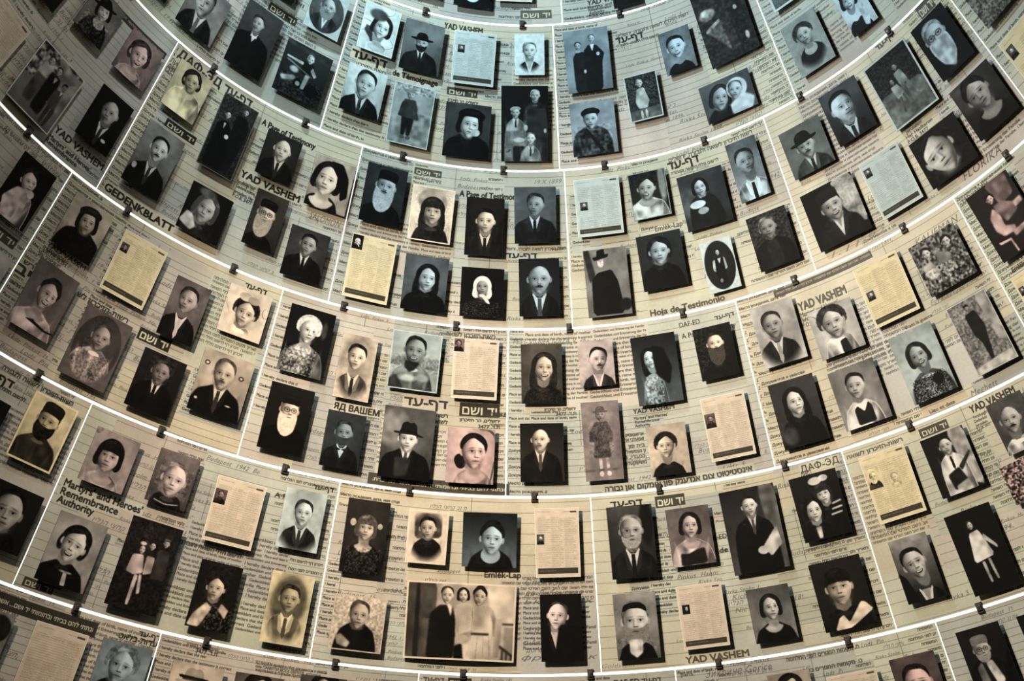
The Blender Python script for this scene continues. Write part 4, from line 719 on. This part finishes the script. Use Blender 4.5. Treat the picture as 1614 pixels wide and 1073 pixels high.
# printed lettering: text, angle, height of its middle, width (m), capital height (m), style, ink
HEADS = [
('ДАФ-ЭД דע-ףד', -48.14, 1.1327, 0.654, 0.0590, 'b', .2),
('ЛИ', -54.24, 1.1199, 0.062, 0.0352, 'r', .3),
('СВЕ', -54.04, 1.1140, 0.069, 0.0301, 'r', .3),
('ПО', -54.14, 1.1093, 0.073, 0.0276, 'r', .3),
('BOX', -49.26, 1.0627, 0.244, 0.058, 'X', .15),
('YAD VASHEM', -58.90, 0.9834, 0.370, 0.0457, 'b', .12),
("Martyrs' and Heroes'", -59.55, 0.9736, 0.317, 0.0294, 'b', .15),
('Remembrance', -60.38, 0.9686, 0.235, 0.0293, 'b', .15),
('BAR', -61.74, 1.1181, 0.667, 0.050, 'X', .2),
('ПЕНИИ ПАМЯТИ ЖЕРТВ НАЦИЗМА И ГЕРО', -63.19, 0.9602, 0.631, 0.0222, 'r', .3),
('— ЯД ВАШЕМ ОТ 1953 — 5713 ГОДА', -63.30, 0.9509, 0.531, 0.0220, 'r', .3),
('GEDENKBLATT', -49.74, 0.9704, 0.489, 0.0487, 'b', .12),
('YAD VASEM', -54.37, 0.8925, 0.294, 0.0305, 'r', .15),
('EMLÉKHATÓSÁG', -55.37, 0.8883, 0.191, 0.0184, 'b', .2),
('JERUZSÁLEM', -55.41, 0.8848, 0.184, 0.0183, 'b', .2),
('Har Hazikaron', -55.68, 0.8816, 0.166, 0.0183, 'b', .2),
('P.O.B. 3477', -55.77, 0.8789, 0.145, 0.0182, 'b', .2),
('BOX', -61.17, 0.8728, 0.241, 0.070, 'X', .25),
('שר', -57.24, 0.8663, 0.073, 0.0274, 'b', .2),
('בי', -57.38, 0.8584, 0.101, 0.0629, 'b', .2),
('גהו', -57.41, 0.8439, 0.068, 0.0244, 'b', .25),
('של ןורכיזה-תושר', -48.58, 0.8688, 0.366, 0.0329, 'b', .2),
('BOX', -42.33, 0.8632, 0.225, 0.080, 'X', .18),
('דע-ףד', -33.60, 0.9534, 0.167, 0.0358, 'b', .2),
('YAD VASHEM', -35.78, 1.0594, 0.448, 0.0500, 'b', .12),
('Forschungs- und', -38.89, 1.0495, 0.131, 0.0248, 'r', .15),
('Gedenkstätte', -38.73, 1.0443, 0.142, 0.0247, 'r', .15),
('Jerusalem, Har', -38.69, 1.0383, 0.148, 0.0246, 'r', .15),
('P.O.B. 3477', -38.70, 1.0336, 0.142, 0.0245, 'r', .15),
('A Page of Testimony', -35.62, 1.1215, 0.438, 0.0438, 'b', .12),
('BOX', -42.69, 1.2391, 0.232, 0.066, 'X', .2),
('האו', -40.98, 1.2613, 0.089, 0.0325, 'b', .2),
('דע-ףד', -27.16, 1.2398, 0.272, 0.0625, 'b', .15),
('ןורכיזה-תושר', -26.51, 1.2287, 0.228, 0.0352, 'r', .15),
('de Témoignage', -19.03, 1.2334, 0.340, 0.0433, 'b', .12),
('YAD VASHEM', -11.86, 1.3052, 0.314, 0.0472, 'b', .15),
('BOX', -11.01, 1.2274, 0.227, 0.060, 'X', .25),
('ןורכיזה רה ,םילשורי', -10.84, 1.2168, 0.221, 0.0216, 'b', .25),
('BOX', 1.54, 1.3259, 0.212, 0.071, 'X', .35),
('YAD VASHEM', 15.07, 1.3346, 0.288, 0.0391, 'b', .2),
("Martyrs' and Heroes'", 14.99, 1.3287, 0.286, 0.0251, 'r', .2),
('Remembrance', 13.32, 1.3256, 0.157, 0.0251, 'r', .2),
('Authority', 12.63, 1.3215, 0.103, 0.0251, 'r', .2),
('P.O.B. 3477', 12.91, 1.3175, 0.126, 0.0250, 'r', .2),
('םילשורי ,הרובגלו האושל ןורכיזה תושר', 22.16, 1.2897, 0.587, 0.0276, 'r', .2),
('דע-ףד', 17.75, 1.2842, 0.219, 0.0495, 'b', .12),
('הרובגהו האושה יללח םושרל', 19.15, 1.2779, 0.336, 0.0220, 'r', .2),
('םילשורי ,הרובגלו האושל ןורכיזה תושר', 26.65, 1.1328, 0.671, 0.0312, 'r', .2),
('דע-ףד', 22.33, 1.1261, 0.245, 0.0597, 'b', .12),
('הרובגהו האושה יללח םושרל', 23.81, 1.1172, 0.374, 0.0233, 'r', .2),
('דע-ףד', 54.77, 1.1372, 0.156, 0.0353, 'b', .15),
('BOX', 61.88, 1.1333, 0.138, 0.092, 'X', .25),
('ןורכיזה רה ,םילשורי', 62.17, 1.1228, 0.178, 0.0171, 'r', .3),
('Jerusalem', 52.57, 1.0447, 0.124, 0.0239, 'r', .15),
('Har Hazikaron', 53.09, 1.0397, 0.204, 0.0238, 'r', .15),
('P.O.B. 3477', 52.59, 1.0345, 0.157, 0.0238, 'r', .15),
('FLORIKA', 57.20, 0.9713, 0.274, 0.0495, 'h', .2),
('BOX', -14.94, 1.1294, 0.213, 0.051, 'X', .3),
('ןורכיזה רה ,םילשורי', -14.81, 1.1221, 0.202, 0.0182, 'b', .3),
('3477 .ד.ת', -13.94, 1.1195, 0.112, 0.0156, 'b', .3),
('A Page of Testimony', -5.81, 1.1120, 0.456, 0.0456, 'b', .15),
('SALOMON', -27.67, 1.0474, 0.231, 0.0502, 'h', .35),
('ילשורי ,הרובגלו האושל ןורכיזה תושר', 0.72, 1.0518, 0.433, 0.0230, 'r', .2),
('דע-ףד', -1.22, 1.0445, 0.225, 0.0408, 'b', .15),
('19.X.1899', 2.63, 1.1292, 0.216, 0.0340, 'h', .35),
('Emlék-Lap', 18.64, 1.0596, 0.200, 0.0381, 'r', .2),
('Hoja de Testimonio', 19.16, 0.9680, 0.491, 0.0442, 'b', .25),
('DAF-ED', 19.05, 0.9515, 0.154, 0.0342, 'r', .2),
('דע-ףד', 23.28, 0.9510, 0.148, 0.0290, 'b', .15),
('A Page of Testimony', 21.13, 0.9390, 0.401, 0.0363, 'r', .2),
('PEST VILNER LUIZA V. 26', 2.10, 0.9504, 0.547, 0.0371, 'h', .35),
('YAD VASHEM', 54.84, 0.9548, 0.215, 0.0292, 'r', .2),
('Emlék-Lap', 55.39, 0.8715, 0.157, 0.0315, 'b', .15),
('KAUFMAN', 49.34, 0.9447, 0.345, 0.0454, 'h', .3),
('1.11.92', 40.67, 0.9709, 0.377, 0.0401, 'h', .4),
('YAD VASHEM', 34.63, 0.9356, 0.354, 0.0589, 'b', .22),
("Martyrs' and Heroes'", 33.92, 0.9267, 0.279, 0.0306, 'r', .2),
('Jerusalem', 32.58, 0.9214, 0.112, 0.0282, 'r', .2),
('P.O.B. 3477', 32.74, 0.9155, 0.140, 0.0282, 'r', .2),
('BAR', 35.60, 0.9565, 0.757, 0.050, 'X', .22),
('Egyetem Johanna', 48.12, 0.8842, 0.347, 0.0329, 'h', .35),
('perpetuate their NAMES and those', 36.64, 0.8689, 0.481, 0.0227, 'r', .25),
('communities, organisations, and', 36.44, 0.8638, 0.469, 0.0227, 'r', .25),
('which were destroyed because they', 36.39, 0.8587, 0.469, 0.0226, 'r', .25),
('הרובגלו האושל ןורכיזה-תושר', -50.84, 0.7765, 0.521, 0.0267, 'b', .2),
('דע-ףד', -54.63, 0.7667, 0.249, 0.0499, 'b', .12),
('הרובגהו האושה יללח םושרל', -54.06, 0.7595, 0.398, 0.0218, 'b', .2),
("Martyrs' and Heroes'", -41.34, 0.7084, 0.526, 0.0455, 'b', .15),
('Remembrance', -42.34, 0.7000, 0.383, 0.0451, 'b', .15),
('Authority', -43.34, 0.6922, 0.241, 0.0446, 'b', .15),
('ЯД ВАШЕМ', -19.43, 0.8589, 0.311, 0.0425, 'b', .15),
('דע-ףד', -11.95, 0.8776, 0.305, 0.0600, 'b', .2),
('תושר', -10.06, 0.8655, 0.083, 0.0287, 'b', .2),
('אושל', -10.01, 0.8588, 0.083, 0.0287, 'b', .2),
('BOX', -5.85, 0.8741, 0.279, 0.099, 'X', .2),
('ןורכיזה רה ,םילשורי', -5.80, 0.8632, 0.278, 0.0216, 'b', .2),
('3477 .ד.ת', -4.74, 0.8568, 0.146, 0.0240, 'b', .2),
('האושל ןורכיזה-תושר', -7.32, 0.9550, 0.368, 0.0297, 'b', .3),
('BARW', -9.80, 0.7909, 0.908, 0.079, 'X', .28),
('דע-ףד', -21.36, 0.7750, 0.149, 0.0318, 'b', .15),
('A Page', -24.82, 0.7589, 0.162, 0.0313, 'b', .2),
('GEDENKBLATT', -3.38, 0.8705, 0.255, 0.0313, 'b', .25),
('3477 .ד.ת', 3.72, 0.8711, 0.142, 0.0241, 'b', .3),
('ןורכיזה רה ,םילשורי', 3.05, 0.8763, 0.217, 0.0217, 'b', .3),
('YAD VASHEM', 13.48, 0.8672, 0.283, 0.0334, 'b', .15),
("Martyrs' and Heroes'", 13.06, 0.8600, 0.231, 0.0214, 'r', .2),
('Remembrance', 12.58, 0.8559, 0.166, 0.0214, 'r', .2),
('Authority', 12.04, 0.8519, 0.103, 0.0214, 'r', .2),
('קיטאנאזירא', 11.07, 0.8430, 0.123, 0.0237, 'b', .3),
('רא יבלעמאז', 10.98, 0.8380, 0.132, 0.0237, 'b', .3),
('ןופ תיב', 11.14, 0.8312, 0.109, 0.0236, 'b', .3),
('ולאשפעג ןו', 10.97, 0.8257, 0.135, 0.0236, 'b', .3),
('ג ,ידעננ', 10.86, 0.8199, 0.129, 0.0235, 'b', .3),
('סלעקשישזנ', 10.89, 0.8134, 0.143, 0.0235, 'b', .3),
('הרובג ןוא םוקמוא ןופ קנעדנא םוצ טוטיטסניא', 15.02, 0.7887, 0.942, 0.0371, 'b', .25),
('דע-ףד', 9.44, 0.7750, 0.232, 0.0418, 'b', .15),
('BOX', 13.87, 0.7722, 0.211, 0.079, 'X', .25),
('ДАФ-ЭД', 29.21, 0.7779, 0.274, 0.0424, 'r', .2),
('ЛИСТ', 27.73, 0.7727, 0.079, 0.0268, 'r', .3),
('האושל ןורכיזה-תושר', 34.66, 0.7768, 0.399, 0.0263, 'b', .3),
('BOX', 40.68, 0.7744, 0.203, 0.059, 'X', .25),
('YAD VASHEM', 46.74, 0.7774, 0.320, 0.0458, 'b', .15),
('Forschungs-', 45.13, 0.7698, 0.095, 0.0188, 'r', .3),
('Gedenkst', 45.02, 0.7659, 0.090, 0.0188, 'r', .3),
('Jerusalem', 44.93, 0.7618, 0.084, 0.0187, 'r', .3),
('P.O.B. 3477', 45.00, 0.7582, 0.094, 0.0187, 'r', .3),
('Lieu et date', 42.21, 0.7883, 0.162, 0.0235, 'r', .25),
('avant la guerre', 43.45, 0.8735, 0.191, 0.0222, 'r', .25),
('Meghett', 46.55, 0.7883, 0.173, 0.0355, 'h', .25),
('BOX', -43.65, 0.6131, 0.183, 0.055, 'X', .25),
('BARW', -43.09, 0.5934, 0.837, 0.092, 'X', .22),
('הרובגהו האושה יללח םושרל', -30.59, 0.6915, 0.410, 0.0279, 'b', .2),
('דע-ףד', -33.53, 0.6017, 0.145, 0.0306, 'b', .15),
('טאלב-תודע', -34.37, 0.5954, 0.261, 0.0345, 'b', .15),
('3477 .ד.ת', -28.65, 0.5982, 0.145, 0.0249, 'b', .25),
('ןורכיזה רה ,םילשורי', -29.06, 0.6028, 0.221, 0.0166, 'b', .3),
('Emlék-Lap', -2.97, 0.7055, 0.248, 0.0387, 'b', .2),
('דע-ףד', -8.92, 0.6013, 0.149, 0.0328, 'b', .3),
('BOX', -6.60, 0.6001, 0.162, 0.050, 'X', .2),
('ЯД ВАШЕМ является сбор документов и увеков', -21.25, 0.5981, 0.492, 0.0192, 'r', .25),
('ние ПАМЯТИ ВСЕХ ЕВРЕЕВ, которые', -21.48, 0.5947, 0.449, 0.0191, 'r', .25),
('жертвами в борьбе против', -22.16, 0.5913, 0.335, 0.0191, 'r', .25),
('Спектор', 1.03, 0.6983, 0.259, 0.0409, 'h', .3),
('да Либенская', 1.88, 0.6874, 0.393, 0.0385, 'h', .3),
('ькос ник', 2.40, 0.6788, 0.470, 0.0383, 'h', .3),
('3 Вар', 0.32, 0.6480, 0.143, 0.0290, 'h', .3),
('р Ака', -0.04, 0.6377, 0.137, 0.0378, 'h', .3),
('доге', -0.04, 0.6306, 0.102, 0.0332, 'h', .3),
('фрай ка к', 2.28, 0.6226, 0.483, 0.0332, 'h', .3),
('DAF-ED', 17.77, 0.7290, 0.150, 0.0315, 'r', .25),
('de', 18.31, 0.7155, 0.056, 0.0335, 'b', .2),
('YAD VASHEM', 16.11, 0.6119, 0.393, 0.0433, 'b', .3),
('Kich', 19.01, 0.6674, 0.096, 0.0329, 'h', .3),
('Nic', 18.90, 0.6541, 0.079, 0.0328, 'h', .3),
('DAF-ED דע-ףד', 8.98, 0.5985, 0.326, 0.0327, 'b', .2),
('המחלמה ינפל םירוגמה תומוקמ .ח', 25.06, 0.6018, 0.495, 0.0253, 'b', .3),
('המחלמב םירוגמה תומוקמ .ט', 25.18, 0.5886, 0.471, 0.0251, 'b', .3),
('Goldstein', 7.36, 0.6121, 0.204, 0.0286, 'h', .45),
('guerre', 13.25, 0.6009, 0.087, 0.0217, 'r', .35),
('Зиклине Gorice', 17.71, 0.5990, 0.455, 0.0473, 'h', .3),
('NAGYVARAD', 33.05, 0.6971, 0.248, 0.0319, 'h', .45),
]
# ------------------------------------------------------------------ structure: cone shell, light slots
shell = mat('dark_shell', (.02, .02, .022), .8, noise=3)
v, f = [], []; N = 96
ZS = [-EYE / S, .2, .6, 1.0, 1.4, 1.7]
for z in ZS:
    for i in range(N + 1): v.append(cone(i * 360 / N - 180, z, -.06))
for j in range(len(ZS) - 1):
    for i in range(N): a = j * (N + 1) + i; f.append((a, a + 1, a + N + 2, a + N + 1))
o = link('wall_back', mesh('wall_back', v, f), shell); o['kind'] = 'structure'
v = [(0, 0, 0)] + [(cone(i * 360 / N, -EYE / S).x, cone(i * 360 / N, -EYE / S).y, 0) for i in range(N)]
o = link('floor', mesh('floor', v, [(0, 1 + (i + 1) % N, 1 + i) for i in range(N)]), mat('dark_floor', (.03, .03, .03), .5, noise=2)); o['kind'] = 'structure'
glow = mat('seam_light', (.9, .93, .95), .4, emit=1.6)
tn = 0
TH = 84
for k, z in enumerate(RING):                                   # ring slots
    g = .022 / S / KS; n = 168; v = []; f = []
    for i in range(n + 1):
        th = -TH + 2 * TH * i / n
        v += [cone(th, z - g, -.006), cone(th, z + g, -.006), cone(th, z + g, -.03), cone(th, z - g, -.03)]
    for i in range(n):
        a = i * 4
        f += [(a, a + 4, a + 5, a + 1), (a + 1, a + 5, a + 6, a + 2), (a + 2, a + 6, a + 7, a + 3), (a + 3, a + 7, a + 4, a)]
    tn += 1; o = link('trim_%d' % tn, mesh('trim', v, f), glow); o['kind'] = 'structure'
PANELS = []
for k, (t0, dt) in enumerate(ROWS):
    for q in range(-6, 7):
        a = t0 + q * dt
        if abs(a + dt / 2) < 74 + dt / 2 and a < 74 and a + dt > -74: PANELS.append((k, a, a + dt))
        if abs(a) <= 74 + dt / 2 and abs(a) < 80:
            z1, z0 = RING[k], RING[k + 1]; v = []
            for j in range(9):
                z = z0 + (z1 - z0) * j / 8; e = math.degrees(.011 / (rad(z) * S))
                v += [cone(a - e, z, -.004), cone(a + e, z, -.004), cone(a + e, z, -.028), cone(a - e, z, -.028)]
            f = []
            for j in range(8):
                b = j * 4; f += [(b, b + 1, b + 5, b + 4), (b + 1, b + 2, b + 6, b + 5), (b + 2, b + 3, b + 7, b + 6), (b + 3, b, b + 4, b + 7)]
            tn += 1; o = link('trim_%d' % tn, mesh('trim', v, f), glow); o['kind'] = 'structure'
# ------------------------------------------------------------------ printed panels
PXM = 420
edge_mat = mat('panel_edge', (.45, .46, .42), .4)
TONES = [(.77, .765, .69), (.75, .76, .69), (.755, .735, .69), (.79, .765, .68), (.73, .745, .70), (.76, .73, .69), (.725, .725, .70), (.70, .715, .68)]
ROWN = ['topmost', 'second', 'third', 'fourth', 'fifth', 'lowest']
def panel_print(k, a, b, seed):
    rnd = random.Random(seed); z1, z0 = RING[k], RING[k + 1]; zm = (z0 + z1) / 2
    W = int(R(b - a) * rad(zm) * S * PXM); H = int((z1 - z0) * KS * S * PXM)
    base = TONES[rnd.randrange(len(TONES))]; img = np.ones((H, W, 3), np.float32) * np.array(base, np.float32)
    ink = np.array((.30, .29, .25)); y = 0
    patches = [(0, 0, W, H, base)]
    for q in range(rnd.randint(5, 8)):
        x0 = rnd.uniform(-.1, .8) * W; y0 = rnd.uniform(-.1, .8) * H; tone = TONES[rnd.randrange(len(TONES))]; s_ = rnd.uniform(.93, 1.05)
        patches.append((x0, y0, x0 + rnd.uniform(.25, .55) * W, y0 + rnd.uniform(.3, .7) * H, tuple(min(1, c * s_) for c in tone)))
    for (x0, y0, x1, y1, col) in patches:
        x0, y0, x1, y1 = int(max(0, x0)), int(max(0, y0)), int(min(W, x1)), int(min(H, y1))
        if x1 - x0 < 30 or y1 - y0 < 30: continue
        rect(img, x0, y0, x1, y1, col); sub = img[y0:y1, x0:x1]; w_, h_ = x1 - x0, y1 - y0
        if len(patches) and (x1 - x0) == W and (y1 - y0) == H: kind = 'form'
        elif w_ < 100: kind = 'para'
        else: kind = rnd.choice(['form', 'form', 'form', 'para'])
        lang = rnd.choice('hhllc'); ic = ink * rnd.uniform(.8, 1.2)
        if kind == 'form':
            sp = rnd.choice([19, 24, 30]); yy = rnd.randint(6, 20); col_x = int(w_ * rnd.uniform(.3, .7))
            while yy < h_:
                rect(sub, 0, yy, w_, yy + 2, ic, .42)
                M = filler(lang, 8, rnd); M = M[:, :int(min(M.shape[1], w_ * rnd.uniform(.15, .35)))]
                stamp(sub, M, w_ - M.shape[1] - 5 if lang == 'h' else 5, yy - 14, ic * .7, .95)
                if rnd.random() < .75:
                    M = filler('s', rnd.choice([9, 11, 13]), rnd); M = M[:, :int(M.shape[1] * rnd.uniform(.3, 1))]
                    stamp(sub, M, rnd.uniform(.05, .6) * w_, yy - M.shape[0] + 3, (.30, .31, .31), .85)
                yy += sp
            rect(sub, col_x, 0, col_x + 2, rnd.uniform(.3, 1) * h_, ic, .55)
        else:
            yy = 8
            while yy < h_ * rnd.uniform(.5, 1.2):
                xx = 6
                while xx < w_ - 40:
                    M = filler(lang, rnd.choice([7, 8, 9]), rnd); M = M[:, :max(4, int(w_ - xx - 6))]; stamp(sub, M, xx, yy, ic * .85, .85); xx += M.shape[1] + 6
                yy += 14
    P = lambda th, z: ((th - a) / (b - a) * W, (z1 - z) / (z1 - z0) * H)
    for (s_, th, z, wm, hm, style, g) in HEADS:                 # each big heading sits on a clear strip of its own form
        if a <= th < b and z0 <= z < z1 and hm > .035 and style in 'br':
            x, y = P(th, z); wp, hp = wm * PXM, hm * PXM
            rect(img, x - wp * .52, y - hp * .8, x + wp * .52, y + hp * .8, base)
    for (s_, th, z, wm, hm, style, g) in HEADS:
        if not (a <= th < b and z0 <= z < z1) and not (style in 'XY' and z0 <= z < z1 and a - 14 < th < b + 14): continue
        x, y = P(th, z); wp, hp = wm * PXM, hm * PXM
        if style in 'XY':
            col = (g * 1.02, g, g * .9); rect(img, x - wp / 2, y - hp / 2, x + wp / 2, y + hp / 2, col)
            pale = (.82, .81, .72)
            if s_ == 'BOX':
                M, bl = text_mask('םשו די', 'r', hp * .62, wp * .86); stamp(img, M, x - wp * .43, y + hp * .33 - bl, pale)
            elif s_ == 'BARW':
                M, bl = text_mask('.תרכי אל רשא ...םשו די יתומוחבו יתיבב םהל יתתנו', 'r', hp * .3, wp * .94); stamp(img, M, x - wp * .47, y - hp * .02 - bl * .5, pale)
            else:
                yy = y - hp / 2 + 4
                while yy < y + hp / 2 - 8:
                    xx = x - wp / 2 + 5
                    while xx < x + wp / 2 - 10:
                        M = filler('h', 7, rnd)[:, :max(4, int(x + wp / 2 - xx - 6))]; stamp(img, M, xx, yy, pale, .7); xx += M.shape[1] + 5
                    yy += 13
            continue
        M, bl = text_mask(s_, style, max(5, hp), wp)
        col = (g * 1.0, g * .97, g * .85) if style != 'h' else (g, g, g * .97)
        stamp(img, M, x - wp / 2, y + hp / 2 - bl, col, .95 if style != 'h' else .8)
    img *= (.95 + .09 * smooth_noise(H, W, 60))[..., None]
    return img
def slab(k, a, b):
    """face grid (with uv) and the slab behind it, in world space"""
    z1, z0 = RING[k], RING[k + 1]; gz = .0085 / S / KS; nu, nv = 14, 4
    def grid(off):
        v, uv = [], []
        for j in range(nv + 1):
            z = z0 + gz + (z1 - z0 - 2 * gz) * j / nv; e = math.degrees(.0034 / (rad(z) * S))
            for i in range(nu + 1): v.append(cone(a + e + (b - a - 2 * e) * i / nu, z, off)); uv.append((i / nu, j / nv))
        return v, uv
    q = [(j * (nu + 1) + i, j * (nu + 1) + i + 1, (j + 1) * (nu + 1) + i + 1, (j + 1) * (nu + 1) + i) for j in range(nv) for i in range(nu)]
    return grid, q, nu, nv
photo_at = []
for P_ in PHOTOS: photo_at.append((P_[0], P_[1], P_[5], P_[2] * P_[3]))
for n_, (k, a, b) in enumerate(PANELS):
    z1, z0 = RING[k], RING[k + 1]; th, z = (a + b) / 2, (z0 + z1) / 2
    root = bpy.data.objects.new('printed_panel', None); SC.collection.objects.link(root); M = frame(th, z); root.matrix_world = M; Mi = M.inverted()
    grid, q, nu, nv = slab(k, a, b)
    v, uv = grid(0.001)
    face_o = link('print_face', mesh('print_face', [Mi @ p for p in v], q, uv), print_mat('panel_print', panel_print(k, a, b, 100 + n_), .42), root)
    v0, _ = grid(0.0); v1, _ = grid(-.014); v = v0 + v1; L_ = len(v0); f = list(q) + [tuple(L_ + i for i in reversed(t)) for t in q]
    w1 = nu + 1; rim = [i for i in range(w1)] + [j * w1 + nu for j in range(1, nv + 1)] + [nv * w1 + i for i in range(nu - 1, -1, -1)] + [j * w1 for j in range(nv - 1, 0, -1)]
    for i in range(len(rim)): c0, c1 = rim[i], rim[(i + 1) % len(rim)]; f.append((c1, c0, L_ + c0, L_ + c1))
    link('backing_sheet', mesh('backing_sheet', [Mi @ p for p in v], f), edge_mat, root)
    ins = sorted([(-ar, d) for (t_, zz, d, ar) in photo_at if a < t_ < b and z0 < zz < z1])
    side = 'left' if th < 0 else 'right'
    if ins: root['label'] = ' '.join(('curved form-printed panel behind the ' + ins[0][1]).split()[:16])
    else: root['label'] = 'curved form-printed panel without pictures, %s row, %s %s end' % (ROWN[k], 'at the very' if abs(th) > 60 else 'towards the', side)
    root['category'] = 'panel'; root['group'] = 'form-printed panels lining the cone'
# ------------------------------------------------------------------ photographs and form sheets
OFF = .042
black = mat('board_black', (.012, .012, .014), .6); foam = mat('mount_block', (.05, .05, .05), .7)
for (th, z, wm, hm, tint, desc, spec) in PHOTOS:
    doc = spec.startswith('doc')
    root = bpy.data.objects.new('form_sheet' if doc else 'photo_print', None); SC.collection.objects.link(root)
    root.matrix_world = frame(th, z)
    wd = 150 if wm < .5 else 260; wd = wd if not doc else 190; hp = int(wd * hm / wm)
    art = document(spec, wd, hp, tint) if doc else draw(spec, wd, hp, tint)
    mt = print_mat('sheet_print' if doc else 'photo_ink', art, .55, .07)
    fv = [(-wm / 2, -hm / 2, OFF), (wm / 2, -hm / 2, OFF), (wm / 2, hm / 2, OFF), (-wm / 2, hm / 2, OFF)]
    link('picture' if not doc else 'form_print', mesh('picture', fv, [(0, 1, 2, 3)], [(0, 0), (1, 0), (1, 1), (0, 1)]), mt, root)
    link('board', mesh('board', *box(wm, hm, OFF - .006, OFF - .0008)), black, root)
    link('standoff_block', mesh('standoff_block', *box(wm * .6, hm * .6, .0012, OFF - .006)), foam, root)
    root['label'] = desc if len(desc.split()) >= 4 else 'photograph of ' + desc
    root['category'] = 'document' if doc else 'photograph'; root['group'] = 'form sheets mounted on the panels' if doc else 'mounted portrait photographs'
# ------------------------------------------------------------------ clips across the ring slots
clip_m = mat('clip_metal', (.05, .043, .038), .6, .3, noise=25); screw_m = mat('clip_screw', (.12, .11, .1), .35, .8)
bv, bf = box(.040, .066, .0, .016, .003); cv_, cf_ = box(.026, .034, .016, .026, .003)
import bmesh
body_me = mesh('clamp_body', bv, bf); jaw_me = mesh('jaw', cv_, cf_)
bm = bmesh.new(); bmesh.ops.create_cone(bm, cap_ends=True, segments=12, radius1=.006, radius2=.005, depth=.004, matrix=Matrix.Translation((0, 0, .028))); screw_me = bpy.data.meshes.new('screw'); bm.to_mesh(screw_me); bm.free()
body_me.materials.append(clip_m); jaw_me.materials.append(clip_m); screw_me.materials.append(screw_m)
used = set()
CL = [(1, -1.2, 18), (2, 11, 15), (3, 4.6, 13.846), (4, .1, 12.857), (5, 4.9, 11.25)]
RN = {1: 'topmost full glowing ring', 2: 'second glowing ring', 3: 'third glowing ring', 4: 'fourth glowing ring', 5: 'lowest glowing ring'}
for k, c0, dc in CL:
    for q in range(-7, 8):
        th = c0 + q * dc
        if abs(th) > {1: 34, 2: 66, 3: 71, 4: 60, 5: 52}[k]: continue
        root = bpy.data.objects.new('panel_clip', None); SC.collection.objects.link(root); root.matrix_world = frame(th, RING[k])
        for nm, me in (('clamp_body', body_me), ('jaw', jaw_me), ('screw', screw_me)):
            link(nm, me, None, root)
        at = root.matrix_world.translation
        cand = [(dd, p[5], p[1] < RING[k]) for dd, p in sorted((((cone(p[0], p[1]) - at).length, p) for p in PHOTOS), key=lambda t: t[0]) if dd < .75 and p[5] not in used]
        if cand:
            dd, near, below = cand[0]; used.add(near)
            root['label'] = ' '.join(('dark metal clip on the ring just %s the ' % ('above' if below else 'below') + near).split()[:16])
        else: root['label'] = 'small dark metal clip pinching the ' + RN[k]
        root['category'] = 'clip'; root['group'] = 'clips on the ' + RN[k]
